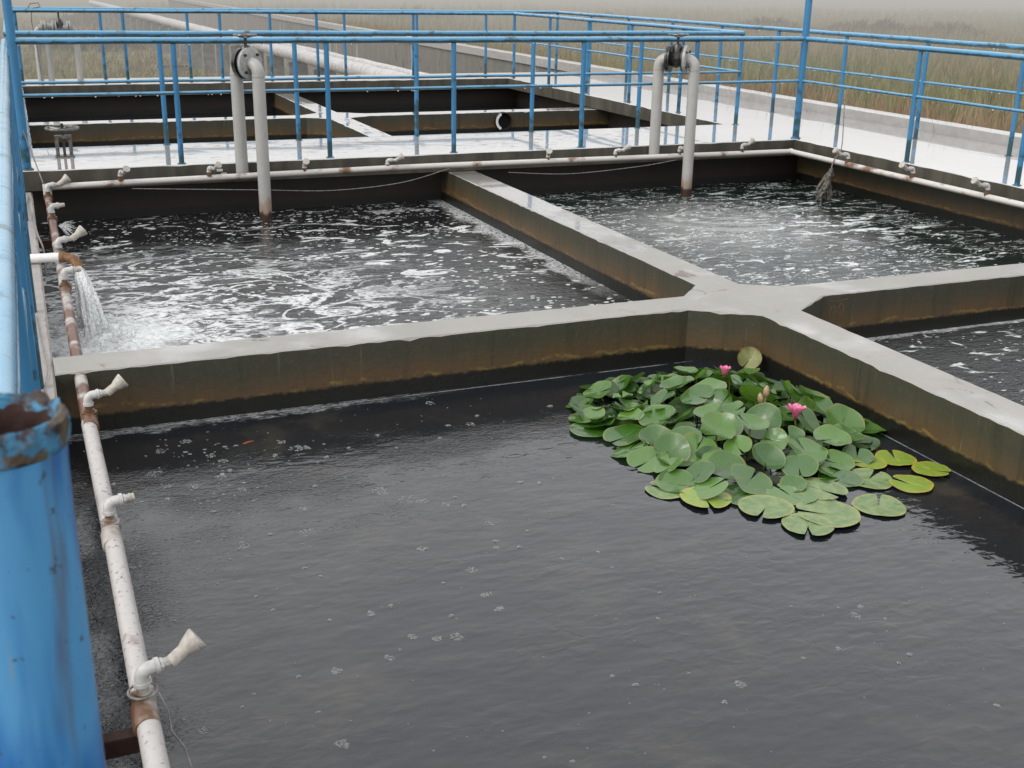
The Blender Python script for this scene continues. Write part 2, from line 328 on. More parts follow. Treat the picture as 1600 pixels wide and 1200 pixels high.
    return t.bsdf(c, rough, ior=1.64, bump=hh, bs=bs, bd=bd)

def mat_leaf():
    t = NT('lily_leaf'); oi = t.n('ShaderNodeObjectInfo'); rnd = oi.outputs['Random']
    tc = t.n('ShaderNodeTexCoord').outputs['Object']
    x, y, z = t.sep(tc)
    ang = t.math('ARCTAN2', y, x)
    vein = t.math('ABSOLUTE', t.math('SINE', t.math('MULTIPLY', ang, 9)))
    rad = t.math('SQRT', t.math('ADD', t.math('MULTIPLY', x, x), t.math('MULTIPLY', y, y)))
    n = t.noise(tc, 30, 4, .6); n2 = t.noise(tc, 130, 3); n3 = t.noise(t.pos(), 5, 3)
    c = t.mix(rnd, (.020, .080, .004), (.080, .180, .020))
    c = t.mix(t.math('MULTIPLY', t.ramp(n, .45, .65), .5), c, (.065, .150, .032))
    c = t.mix(t.math('MULTIPLY', t.ramp(vein, .06, .0), .14), c, (.13, .26, .07))
    c = t.mix(t.math('MULTIPLY', t.ramp(rad, .90, 1.0), .45), c, (.16, .24, .04))
    c = t.mix(t.math('MULTIPLY', t.ramp(n2, .66, .70), .8), c, (.03, .03, .012))
    brn = t.math('MULTIPLY', t.ramp(t.math('ADD', rad, t.math('MULTIPLY', t.noise(t.pos(), 18, 4, .7), .7)), 1.30, 1.42), .8); c = t.mix(brn, c, (.16, .12, .03))
    # backs of the leaves are yellower
    c = t.mix(t._p.outputs['Backfacing'], c, t.mix(n, (.10, .19, .02), (.06, .13, .015)))
    h = t.math('ADD', t.math('MULTIPLY', vein, .08), n)
    m = t.bsdf(c, t.ramp(n, .3, .7, .22, .36), ior=1.5, coat=.7, coat_r=.13, bump=h, bs=.30, bd=.008)
    tr = t.n('ShaderNodeBsdfTranslucent'); t.put(tr.inputs[0], (.10, .28, .02, 1)); mx = t.n('ShaderNodeMixShader'); mx.inputs[0].default_value = .14
    t.l(t.b.outputs[0], mx.inputs[1]); t.l(tr.outputs[0], mx.inputs[2]); t.l(mx.outputs[0], t.out.inputs[0])
    return m
def mat_leaf_pale(name, a, b, edge):
    t = NT(name); tc = t.n('ShaderNodeTexCoord').outputs['Object']; x, y, z = t.sep(tc)
    rad = t.math('SQRT', t.math('ADD', t.math('MULTIPLY', x, x), t.math('MULTIPLY', y, y)))
    ang = t.math('ARCTAN2', y, x); vein = t.math('ABSOLUTE', t.math('SINE', t.math('MULTIPLY', ang, 9)))
    n = t.noise(tc, 2.6, 4, .6); n2 = t.noise(tc, 28, 3)
    c = t.mix(t.ramp(n, .35, .62), a, b)
    c = t.mix(t.math('MULTIPLY', t.ramp(t.math('ADD', rad, t.math('MULTIPLY', n, .5)), 1.05, 1.3), .85), c, edge)
    c = t.mix(t.math('MULTIPLY', t.ramp(vein, .07, .0), .12), c, edge)
    c = t.mix(t.math('MULTIPLY', t.ramp(n2, .66, .72), .7), c, (.06, .035, .01))
    return t.bsdf(c, .32, coat=.2, coat_r=.1, bump=t.math('ADD', n2, t.math('MULTIPLY', vein, .15)), bs=.25, bd=.006)
def mat_petal():
    t = NT('pink_petal'); tc = t.n('ShaderNodeTexCoord').outputs['Object']; z = t.sep(tc)[2]
    n = t.noise(t.scalev(tc, 1, 1, .2), 120, 3)
    c = t.mix(t.ramp(z, .0, .05), (.45, .05, .16), (.68, .30, .42)); c = t.mix(n, c, (.70, .10, .28))
    return t.bsdf(c, .45)
def mat_stream():
    t = NT('falling_water'); p = t.pos(); n = t.noise(t.scalev(p, 1.6, 1.0, .35), 55, 5, .7, .6)
    m = t.bsdf((.72, .74, .74), .25, bump=n, bs=.8, bd=.01)
    tp = t.n('ShaderNodeBsdfTransparent'); mx = t.n('ShaderNodeMixShader')
    t.l(t.ramp(n, .34, .66, .25, .88), mx.inputs[0]); t.l(tp.outputs[0], mx.inputs[1]); t.l(t.b.outputs[0], mx.inputs[2]); t.l(mx.outputs[0], t.out.inputs[0])
    return m
def mat_bubble():
    t = NT('foam_bubble_film'); lw = t.n('ShaderNodeLayerWeight'); lw.inputs[0].default_value = .35
    m = t.bsdf((.26, .27, .275), .05, spec=1.0)
    tp = t.n('ShaderNodeBsdfTransparent'); tp.inputs[0].default_value = (.8, .8, .8, 1); mx = t.n('ShaderNodeMixShader')
    t.l(t.ramp(lw.outputs['Facing'], .0, .9, .30, .9), mx.inputs[0]); t.l(tp.outputs[0], mx.inputs[1]); t.l(t.b.outputs[0], mx.inputs[2]); t.l(mx.outputs[0], t.out.inputs[0])
    return m
def mat_drop():
    t = NT('rain_drop'); return t.bsdf((.88, .89, .90), .05, trans=.15, ior=1.45)
def mat_ground():
    t = NT('meadow_soil'); p = t.pos(); x, y, z = t.sep(p)
    n1 = t.noise(p, .045, 5, .6); n2 = t.noise(p, .6, 5, .7); n3 = t.noise(t.scalev(p, 1, .35, 1), .02, 3); n4 = t.noise(p, 6, 4, .7)
    c = t.mix(t.ramp(n1, .35, .65), (.15, .15, .065), (.20, .15, .10))
    c = t.mix(t.math('MULTIPLY', t.ramp(n2, .45, .7), .6), c, (.065, .07, .032))
    c = t.mix(t.math('MULTIPLY', t.ramp(n3, .55, .65), .7), c, (.07, .048, .042))
    c = t.mix(t.math('MULTIPLY', t.ramp(n4, .45, .7), .5), c, (.14, .12, .075))
    return t.bsdf(c, .95, spec=.1, bump=n4, bs=.6, bd=.1)
def mat_grass(name, a, b, c3):
    t = NT(name); p = t.pos(); z = t.sep(p)[2]
    n1 = t.noise(p, .11, 4, .6); n2 = t.noise(p, 1.7, 4, .7); n3 = t.noise(p, .9, 2)
    c = t.mix(t.ramp(n1, .38, .60), a, b)
    c = t.mix(t.math('MULTIPLY', t.ramp(n2, .42, .66), .8), c, c3)
    return t.bsdf(c, .8, spec=.2)
def mat_white_wrap():
    t = NT('wrapped_pipe'); p = t.pos(); n = t.noise(p, 9, 4); w = t.noise(t.scalev(p, 1, 3, 1), 2.6, 2)
    c = t.mix(t.ramp(w, .35, .65), (.40, .385, .375), (.47, .46, .455))
    c = t.mix(t.math('MULTIPLY', t.ramp(n, .55, .7), .4), c, (.2, .18, .16))
    return t.bsdf(c, .5, bump=t.math('ADD', n, t.math('MULTIPLY', w, 2)), bs=.6, bd=.05)

M = dict(
    blue=mat_blue(), post=mat_post(), stub=mat_stub(), rim=mat_rust_rim(), rust=mat_rust_dark(), wet=mat_wet(), top=mat_top(),
    ledge=mat_ledge(), side=mat_side(), fascia=mat_fascia(), dark=mat_dark_wall(), chan=mat_chan(), cap=mat_chan(True),
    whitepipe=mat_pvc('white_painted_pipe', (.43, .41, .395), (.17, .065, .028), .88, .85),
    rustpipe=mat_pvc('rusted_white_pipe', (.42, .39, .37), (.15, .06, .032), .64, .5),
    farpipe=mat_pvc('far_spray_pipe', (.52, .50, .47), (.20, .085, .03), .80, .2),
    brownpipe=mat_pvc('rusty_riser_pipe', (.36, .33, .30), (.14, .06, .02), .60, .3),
    fitting=simple('grey_pipe_fitting', (.36, .355, .34), (.48, .475, .46), .35, 40), head=simple('cream_spray_head', (.30, .275, .24), (.43, .40, .355), .5, 60),
    goose=mat_goose(), iron=simple('black_cast_iron', (.008, .009, .009), (.03, .028, .025), .28, 40, coat=.3),
    grey=simple('grey_flange_paint', (.22, .22, .215), (.34, .34, .33), .4, 25), steel=simple('grey_galvanised_steel', (.05, .048, .045), (.16, .155, .15), .35, 40, .6),
    pvc=simple('white_plastic_pipe', (.60, .60, .58), (.70, .70, .69), .3, 30), elbow=simple('rusty_elbow_iron', (.20, .11, .04), (.09, .035, .015), .6, 30, bs=.6),
    wire=simple('thin_dull_wire', (.10, .09, .08), (.22, .21, .20), .5, 40), rag=simple('grey_rag', (.06, .055, .045), (.14, .13, .11), .9, 40, bs=.8),
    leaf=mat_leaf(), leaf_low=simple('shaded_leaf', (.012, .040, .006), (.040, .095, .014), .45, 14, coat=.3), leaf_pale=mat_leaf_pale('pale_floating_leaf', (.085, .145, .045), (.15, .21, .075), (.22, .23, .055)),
    leaf_yellow=mat_leaf_pale('yellowing_leaf', (.14, .24, .025), (.20, .25, .03), (.36, .26, .03)),
    leaf_dead=mat_leaf_pale('curled_yellow_leaf', (.21, .21, .08), (.16, .17, .06), (.13, .09, .04)),
    stem=simple('leaf_stem', (.10, .07, .03), (.08, .12, .03), .5, 30), petal=mat_petal(), sepal=simple('bud_sepal', (.33, .24, .12), (.22, .15, .10), .5, 60),
    stream=mat_stream(), bubble=mat_bubble(), drop=mat_drop(), ground=mat_ground(),
    grass=mat_grass('dry_meadow_grass', (.22, .215, .115), (.28, .21, .14), (.12, .155, .065)),
    weed=mat_grass('reddish_weeds', (.23, .14, .10), (.20, .19, .08), (.33, .24, .16)),
    bush=mat_grass('grey_shrub', (.12, .085, .07), (.17, .12, .09), (.12, .12, .06)),
    wrap=mat_white_wrap(), koi=simple('orange_fish_skin', (.30, .035, .015), (.16, .02, .01), .3, 30), paintmark=simple('orange_painted_mark', (.13, .065, .022), (.06, .04, .02), .7, 60),
    pier=simple('pier_concrete', (.12, .12, .11), (.22, .215, .2), .8, 6), black=simple('black_void', (.003, .003, .003), (.006, .006, .006), .9),
)
for k in ('calm', 'churned', 'foamy', 'side', 'still'): M['w_' + k] = mat_water(k)

# ------------------------------------------------------------------ object helpers
def tag(o, label=None, cat=None, group=None, kind=None):
    if label: o['label'] = label
    if cat: o['category'] = cat
    if group: o['group'] = group
    if kind: o['kind'] = kind
    return o
def thing(name, loc, label, cat, group=None, rz=0):
    o = bpy.data.objects.new(name, None); col.objects.link(o); o.location = loc; o.rotation_euler.z = rz
    o.empty_display_size = .1
    return tag(o, label, cat, group)
ORIG = {}
def root_loc(p):
    l = Vector((0, 0, 0))
    while p is not None: l += p.location; p = p.parent
    return l
def obj(name, bm, mats, parent=None, smooth=True, local=False, recalc=True):
    """one mesh object; bm in world coordinates unless local"""
    if recalc: bmesh.ops.recalc_face_normals(bm, faces=bm.faces)
    me = bpy.data.meshes.new(name)
    if parent is not None and not local:
        o0 = root_loc(parent)
        for v in bm.verts: v.co -= o0
    bm.to_mesh(me); bm.free()
    for m in (mats if isinstance(mats, (list, tuple)) else [mats]): me.materials.append(m)
    if smooth:
        me.polygons.foreach_set('use_smooth', [True]*len(me.polygons))
        try: me.set_sharp_from_angle(angle=R(42))
        except Exception: pass
    o = bpy.data.objects.new(name, me); col.objects.link(o); o.parent = parent
    return o
def dup(o, parent=None):
    c = o.copy(); col.objects.link(c); c.parent = parent
    for ch in o.children: dup(ch, c)
    return c
def tube(bm, pts, r, seg=12, cap=True, mi=0, close=False):
    pts = [Vector(p) for p in pts]; n = len(pts)
    rr = r if isinstance(r, (list, tuple)) else [r]*n
    rings = []; prev = None
    for i, p in enumerate(pts):
        if i == 0: d = pts[1]-pts[0]
        elif i == n-1: d = pts[-1]-pts[-2]
        else: d = (pts[i+1]-p).normalized() + (p-pts[i-1]).normalized()
        d.normalize()
        if prev is None:
            a = Vector((0, 0, 1)) if abs(d.z) < .9 else Vector((1, 0, 0))
            u = d.cross(a).normalized()
        else:
            u = (prev - d*prev.dot(d)).normalized()
        prev = u; v = d.cross(u)
        rings.append([bm.verts.new(p + (u*math.cos(2*PI*k/seg) + v*math.sin(2*PI*k/seg))*rr[i]) for k in range(seg)])
    for a, b in zip(rings, rings[1:]):
        for k in range(seg):
            f = bm.faces.new((a[k], a[(k+1) % seg], b[(k+1) % seg], b[k])); f.material_index = mi
    if cap:
        for ring in (rings[0], rings[-1]):
            f = bm.faces.new(ring); f.material_index = mi
    return rings
def line_pts(a, b, step=.25, sag=0):
    a, b = Vector(a), Vector(b); n = max(2, int((b-a).length/step))
    return [a.lerp(b, i/n) + Vector((0, 0, -sag*4*(i/n)*(1-i/n))) for i in range(n+1)]
def arc(c, a, b, n=8):
    """quarter bend: centre c, from c+a to c+b"""
    c, a, b = Vector(c), Vector(a), Vector(b)
    return [c + a*math.cos(PI/2*i/n) + b*math.sin(PI/2*i/n) for i in range(n+1)]
def box(bm, x0, x1, y0, y1, z0, z1, mi=0, bev=0.0):
    vs = [bm.verts.new((x, y, z)) for z in (z0, z1) for y in (y0, y1) for x in (x0, x1)]
    fs = [bm.faces.new([vs[i] for i in q]) for q in ((0,2,3,1),(4,5,7,6),(0,1,5,4),(2,6,7,3),(0,4,6,2),(1,3,7,5))]
    for f in fs: f.material_index = mi
    if bev: bmesh.ops.bevel(bm, geom=list({e for f in fs for e in f.edges}), offset=bev, segments=2, affect='EDGES')
    return fs
def prism(poly, z0, z1, bev=.006, jit=.002, step=.05, seed=0):
    """wall with worn top edge: material 0 sides, 1 top"""
    rs = random.Random(seed); bm = bmesh.new()
    pts = []; n = len(poly)
    for i in range(n):
        a, b = Vector(poly[i]), Vector(poly[(i+1) % n]); m = max(1, int((b-a).length/step))
        for k in range(m): pts.append((a.lerp(b, k/m), (b-a).normalized()))
    N = len(pts)
    def nr(i):
        d1 = pts[i-1][1]; d2 = pts[i][1]; d = (d1+d2)/2
        d = d/max(.35, d.length_squared)
        return Vector((-d.y, d.x))                      # inward for a counter-clockwise outline
    bot = [bm.verts.new((p.x, p.y, z0)) for p, _ in pts]
    o1, o2 = [], []
    for i, (p, _) in enumerate(pts):
        w = nr(i); chip = 1 + (rs.random()**8)*1.2
        j = rs.uniform(-jit, jit)
        o1.append(bm.verts.new((p.x, p.y, z1-bev*chip*rs.uniform(.6, 1.3))))
        q = p + w*(bev*chip*.7+abs(j)*.4)
        o2.append(bm.verts.new((q.x, q.y, z1 + rs.uniform(-.001, 0))))
    for i in range(N):
        k = (i+1) % N
        bm.faces.new((bot[i], bot[k], o1[k], o1[i])).material_index = 0
        bm.faces.new((o1[i], o1[k], o2[k], o2[i])).material_index = 1
    bm.faces.new(o2).material_index = 1
    return bm

# ------------------------------------------------------------------ ground, slabs, walls
bm = bmesh.new()
xs = np.concatenate([np.linspace(-400, -30, 12), np.linspace(-25, 120, 60), np.linspace(130, 900, 20)])
ys = np.concatenate([np.linspace(-60, -5, 6), np.linspace(0, 140, 70), np.linspace(150, 900, 20)])
G = [[bm.verts.new((x, y, -1.62 + .10*noise.noise((x*.15, y*.15, 0)) + .5*max(0, (y-200)/700)*noise.noise((x*.01, y*.01, 2)))) for x in xs] for y in ys]
for j in range(len(ys)-1):
    for i in range(len(xs)-1): bm.faces.new((G[j][i], G[j][i+1], G[j+1][i+1], G[j+1][i]))
tag(obj('ground', bm, M['ground']), kind='structure')
bm = bmesh.new()   # low far bank
pts = []
for i in range(81):
    a = R(-20 + 95*i/80); rad = 330
    h = 5.5 + 2.0*noise.noise((i*.13, 3, 1)) if i > 0 else 4
    h *= min(1, max(.55, (i-8)/30))
    x, y = rad*math.sin(a), rad*math.cos(a)
    pts.append([bm.verts.new((x*k, y*k, -2 + h*hh)) for k, hh in ((.93, -.1), (1, .55), (1.05, 1), (1.3, .8), (1.6, -.2))])
for a, b in zip(pts, pts[1:]):
    for k in range(4): bm.faces.new((a[k], a[k+1], b[k+1], b[k]))
tag(obj('hills', bm, simple('far_bank_scrub', (.03, .035, .035), (.05, .05, .045), .95, .08)), kind='structure')

def slab(name, boxes, label=None):
    bm = bmesh.new()
    for (x0, x1, y0, y1, z0, z1) in boxes:
        box(bm, x0, x1, y0, y1, z0, z1)
    for f in bm.faces: f.material_index = 0
    bm.normal_update()
    for f in bm.faces:
        f.material_index = 1 if f.calc_center_median().z > -.02 and abs(f.normal.z) > .7 else 0
    o = obj(name, bm, [M['fascia'], M['wet']], smooth=False); return tag(o, kind='structure')
def slab_poly(name, poly, seed):
    bm = prism(poly, -.155, 0, bev=.006, jit=.002, step=.12, seed=seed)
    return tag(obj(name, bm, [M['fascia'], M['wet']], smooth=False), kind='structure')
XR, XO, YE, YB, YD, YF = 7.04, 8.795, 9.55, 10.82, 17.0, 18.0
# one continuous walkway slab round the basins (middle, right and far runs), with two openings
slab_poly('walkway', [(-.10, YE), (XR, YE), (XR, -2.0), (XO, -2.0), (XO, YF), (-.10, YF), (-.10, YD), (XR, YD), (XR, YB), (-.10, YB)], 3)

def wall(name, poly, z0, z1, label, mats=None, seed=1, bev=.006, jit=.002, step=.05, cat='wall'):
    return tag(obj(name, prism(poly, z0, z1, bev, jit, step, seed), mats or [M['side'], M['top']], smooth=False), label, cat)
wall('tank_divider', [(0, 4.96), (3.09, 4.96), (3.40, 4.735), (3.40, -1.6), (3.645, -1.6), (3.645, 4.75), (3.95, 4.96), (7.24, 4.96), (7.24, 5.20),
     (3.86, 5.20), (3.645, 5.33), (3.645, 9.74), (3.40, 9.74), (3.40, 5.40), (3.20, 5.20), (0, 5.20)], -1.2, -.16,
     'pale topped concrete cross wall with brown stained sides dividing the front tanks', seed=5)
wall('basin_divider', [(.045, 13.95), (3.15, 13.95), (3.40, 13.78), (3.40, 11.0), (3.645, 11.0), (3.645, 13.8), (3.95, 13.95), (7.24, 13.95), (7.24, 14.2),
     (3.95, 14.2), (3.645, 14.4), (3.645, 17.2), (3.40, 17.2), (3.40, 14.4), (3.15, 14.2), (.045, 14.2)], -1.2, -.163,
     'wet concrete cross wall dividing the back basins beyond the middle walkway', [M['side'], M['wet']], seed=8)
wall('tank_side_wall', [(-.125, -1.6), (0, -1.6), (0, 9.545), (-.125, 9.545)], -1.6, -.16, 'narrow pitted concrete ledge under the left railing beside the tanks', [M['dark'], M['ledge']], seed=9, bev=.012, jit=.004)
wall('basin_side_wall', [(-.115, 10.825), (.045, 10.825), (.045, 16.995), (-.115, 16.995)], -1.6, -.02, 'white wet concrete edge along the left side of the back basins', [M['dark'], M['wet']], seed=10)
for name, poly, lab in (
    ('support_wall', [(-.1, 9.745), (7.24, 9.745), (7.24, 10.0), (-.1, 10.0)], 'dark recessed wall under the front edge of the middle walkway'),
    ('support_wall', [(7.245, -1.6), (7.5, -1.6), (7.5, 10.0), (7.245, 10.0)], 'brown recessed wall under the right walkway beside the tanks'),
    ('support_wall', [(.045, 10.55), (7.24, 10.55), (7.24, 10.75), (.045, 10.75)], 'hidden wall under the rear edge of the middle walkway'),
    ('support_wall', [(.045, 17.205), (7.24, 17.205), (7.24, 17.4), (.045, 17.4)], 'black recessed wall under the far walkway'),
    ('support_wall', [(7.245, 10.55), (7.5, 10.55), (7.5, 17.4), (7.245, 17.4)], 'dark recessed wall under the right walkway beside the back basins')):
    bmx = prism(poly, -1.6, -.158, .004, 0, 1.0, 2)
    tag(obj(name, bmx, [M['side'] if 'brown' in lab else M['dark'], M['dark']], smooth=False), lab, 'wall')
bm = bmesh.new(); box(bm, -.1, XO-.05, YF-.25, YF-.05, -1.8, -.158); 
tag(obj('support_wall', bm, M['chan'], smooth=False), 'outer concrete wall carrying the far walkway above the field', 'wall')
bm = bmesh.new(); box(bm, -.8, 7.2, -1.85, -1.62, -1.6, -.16)
tag(obj('tank_end_wall', bm, M['ledge'], smooth=False), 'concrete end wall of the near tanks behind the viewpoint', 'wall')
# channel wall beyond the right walkway
ch = thing('channel_wall', (8.9, 10, -1.7), 'long concrete channel wall with white wet cap running along the right walkway into the field', 'wall')
bm = bmesh.new(); box(bm, 8.85, 8.97, -2, 75, -1.9, -.045); obj('wall', bm, M['chan'], ch, smooth=False)
o = obj('cap', prism([(8.80, -2), (9.01, -2), (9.01, 75), (8.80, 75)], -.043, .108, .006, .003, .25, 4), [M['cap'], M['wet']], ch, smooth=False)
# water sheets
def water(name, x0, x1, y0, y1, mat, z=W, res=.2):
    bm = bmesh.new(); nx = max(2, int((x1-x0)/res)); ny = max(2, int((y1-y0)/res))
    g = [[bm.verts.new((x0+(x1-x0)*i/nx, y0+(y1-y0)*j/ny, z)) for i in range(nx+1)] for j in range(ny+1)]
    for j in range(ny):
        for i in range(nx): bm.faces.new((g[j][i], g[j][i+1], g[j+1][i+1], g[j+1][i]))
    return bm
tag(obj('water', water('water', -.05, 3.45, -1.62, 5.05, M['w_calm']), M['w_calm']), kind='structure')
tag(obj('water', water('water', 3.60, 7.3, -1.62, 5.05, M['w_side']), M['w_side']), kind='structure')
# churned tank: real chop near the falling jet
bm = water('water', -.05, 3.45, 5.1, 9.8, M['w_churned'], res=.035)
for v in bm.verts:
    d = math.hypot(v.co.x-.30, v.co.y-6.42)
    a = .0022 + .032*math.exp(-(d/.55)**2)
    v.co.z += a*(noise.fractal((v.co.x*9, v.co.y*9, 0), .8, 2.1, 4)) + .035*math.exp(-(d/.13)**2)
    v.co.z += .0028*math.sin(d*20+2*noise.noise((v.co.x*2, v.co.y*2, 1)))*math.exp(-d*.8)
tag(obj('water', bm, M['w_churned']), kind='structure')
bm = water('water', 3.60, 7.3, 5.1, 9.8, M['w_foamy'], res=.05)
for v in bm.verts:
    d = math.hypot(v.co.x-5.45, v.co.y-8.6)
    v.co.z += .0022*noise.fractal((v.co.x*8, v.co.y*8, 3), .8, 2.1, 3) + .005*math.sin(d*19)*math.exp(-d*1.3)
tag(obj('water', bm, M['w_foamy']), kind='structure')
tag(obj('water', water('water', 0, 7.3, 10.7, 17.25, M['w_still'], z=W-.0), M['w_still']), kind='structure')

# ------------------------------------------------------------------ railings
HR, RT, RM, RP = .95, .0252, .0138, .0215
DROPS = []
def drops(bm, a, b, r, n, rs):
    a, b = Vector(a), Vector(b)
    for _ in range(n):
        p = a.lerp(b, rs.random()); p.z -= r + .003
        m = bmesh.ops.create_icosphere(bm, subdivisions=1, radius=rs.uniform(.0045, .0080), matrix=Matrix.Translation(p))
def railing(label, runs, posts, top_z=HR, tall=(), nd=26, zb=0.0, rp=RP, fl=True, rt=RT):
    """runs: list of (a,b) xy pairs at top; posts: xy list; tall: (xy, height)"""
    x0, y0 = runs[0][0]
    t = thing('railing', (x0, y0, zb), label, 'railing', 'blue tube railings round the tanks')
    bt = bmesh.new(); bd = bmesh.new(); rs = random.Random(int(x0*100+y0*7))
    pts = [runs[0][0]] + [r[1] for r in runs]
    P = []
    for i, (a, b) in enumerate(zip(pts, pts[1:])):
        l = line_pts((*a, top_z), (*b, top_z), .4)
        for q in l[1:-1]: q.z += rs.uniform(-.0025, .0025); q.x += rs.uniform(-.002, .002)
        P += l if i == 0 else l[1:]
        drops(bd, (*a, top_z), (*b, top_z), rt, nd, rs)
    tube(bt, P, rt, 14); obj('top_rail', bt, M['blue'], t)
    P = []
    for i, (a, b) in enumerate(zip(pts, pts[1:])):
        l = line_pts((*a, .555), (*b, .555), .6); P += l if i == 0 else l[1:]
        drops(bd, (*a, .555), (*b, .555), RM, nd//2, rs)
        for q in l[1:-1]: q.z += rs.uniform(-.003, .003)
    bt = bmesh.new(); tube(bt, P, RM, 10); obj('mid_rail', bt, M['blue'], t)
    for (x, y) in posts:
        bt = bmesh.new(); lx, ly = rs.uniform(-.006, .006), rs.uniform(-.006, .006)
        tube(bt, [(x+lx*k, y+ly*k, zb-.01+(top_z-rt*.6-zb)*k) for k in (0, .3, .6, .85, 1)], rp, 12)
        if fl: tube(bt, [(x, y, zb-.004), (x, y, zb+.006)], [rp*1.9, rp*1.4], 14)
        obj('post', bt, M['post'], t)
    for (x, y), h in tall:
        bt = bmesh.new(); tube(bt, [(x, y, zb-.01), (x, y, .5), (x, y, 1.1), (x, y, h)], .0335, 14); tube(bt, [(x, y, zb-.004), (x, y, zb+.012)], [.05, .045], 14)
        obj('corner_post', bt, M['post'], t)
    o = obj('water_drops', bd, M['drop'], t); o['kind'] = 'stuff'
    return t
YA, YBB = 9.61, 10.75
CL, CR = (-.015, YA), (7.09, YA)
railing('blue railing along the front edge of the middle walkway, between the two tall corner posts', [(CL, CR)], [(1.14, YA), (2.36, YA), (3.47, YA), (4.71, YA), (5.88, YA)], tall=[(CL, 2.3), (CR, 2.3)], nd=70)
railing('blue railing along the rear edge of the middle walkway in front of the back basins', [((-.07, YBB), (7.14, YBB))], [(1.16, YBB), (2.35, YBB), (3.50, YBB), (4.71, YBB), (5.92, YBB)], nd=60)
railing('blue railing running back from the middle walkway along the right side of the back basins', [((7.14, YBB+.003), (7.14, 17.05))], [(7.14, YBB+.02), (7.14, 11.99), (7.14, 13.23), (7.14, 14.46), (7.14, 15.70), (7.14, 17.03)], nd=20)
railing('blue railing on the near edge of the far walkway behind the back basins', [((.0, 17.052), (7.14, 17.052))], [(.05, 17.052), (1.395, 17.052), (2.68, 17.052), (4.06, 17.052), (5.51, 17.052)], nd=26)
railing('blue railing on the outer edge of the far walkway next to the field', [((.0, 17.93), (8.28, 17.93))], [(.05, 17.93), (1.162, 17.93), (2.359, 17.93), (3.554, 17.93), (4.70, 17.93), (5.86, 17.93), (7.02, 17.93)], nd=20)
railing('blue railing on the outer edge of the right walkway next to the channel wall', [((8.28, 17.93), (8.28, -1.8))], [(8.28, 17.93-1.24*k) for k in range(16)], nd=90)
railing('blue railing on the inner edge of the right walkway above the foamy tank', [((7.09, YA-.035), (7.09, -1.8))], [(7.09, y) for y in (7.99, 6.73, 5.5, 4.25, 3.0, 1.75, .5)], nd=40)
railing('mildew flecked blue railing seen end on along the narrow ledge on the left', [((-.066, YA-.1), (-.066, 1.05))], [(-.066, y) for y in (8.4, 7.2, 6.0, 4.8, 3.6, 2.4)], nd=60, zb=-.16, fl=False)
railing('blue railing along the outer left side of the back basins', [((-.05, YBB+.06), (-.05, 17.0))], [(-.05, y) for y in (11.95, 13.2, 14.4, 15.6)], nd=16)

# open topped post close to the viewpoint
st = thing('open_post', (-.047, .84, -.16), 'thick sky blue steel post with an open rusty top, close up at the left', 'post')
cx, cy, cr, zt = -.0425, .83, .0450, 1.150
bm = bmesh.new(); seg = 56; rings = []
rs = random.Random(4)
def rimn(a, s): return noise.noise((math.cos(a)*2.2*s, math.sin(a)*2.2*s, s*3.1))
prof = [(-.16, 1.0, 0), (.3, 1.0, 0), (.8, 1.0, 0), (1.0, 1.0, 0), (1.08, 1.0, .1), (1.115, 1.01, .2), (1.128, 1.03, .4)]
for z, k, w in prof:
    rings.append([bm.verts.new((cx+math.cos(2*PI*i/seg)*(cr*k + .0015*w*rimn(2*PI*i/seg, 1.7)), cy+math.sin(2*PI*i/seg)*(cr*k+.0015*w*rimn(2*PI*i/seg, 1.7)), z)) for i in range(seg)])
for a, b in zip(rings, rings[1:]):
    for k in range(seg): bm.faces.new((a[k], a[(k+1) % seg], b[(k+1) % seg], b[k]))
obj('tube', bm, M['stub'], st)
bm = bmesh.new(); rings = []
for j, (z, k) in enumerate([(1.128, 1.035), (1.136, 1.07), (1.143, 1.09), (1.149, 1.07), (1.153, 1.0), (1.151, .93), (1.143, .875), (1.13, .86), (1.05, .86)]):
    ring = []
    for i in range(seg):
        a = 2*PI*i/seg; nn = rimn(a, 1.4+j*.13)*.0035 + noise.noise((i*.9, j*.8, 2))*.0024
        rr = cr*k + nn; ring.append(bm.verts.new((cx+math.cos(a)*rr, cy+math.sin(a)*rr, z+nn*1.2)))
    rings.append(ring)
for a, b in zip(rings, rings[1:]):
    for k in range(seg): bm.faces.new((a[k], a[(k+1) % seg], b[(k+1) % seg], b[k]))
for a_, b_ in zip(rings[5:], rings[6:]):
    pass
bm.faces.ensure_lookup_table()
for i_, f in enumerate(bm.faces):
    if i_ >= seg*6: f.material_index = 1
obj('rusty_rim', bm, [M['rim'], M['rust']], st)
bm = bmesh.new(); tube(bm, [(cx, cy, 1.0), (cx, cy, 1.12)], cr*.86, 40, cap=False); 
bmesh.ops.create_circle(bm, cap_ends=True, segments=40, radius=cr*.85, matrix=Matrix.Translation((cx, cy, 1.03)))
obj('inner_rust', bm, M['rust'], st)

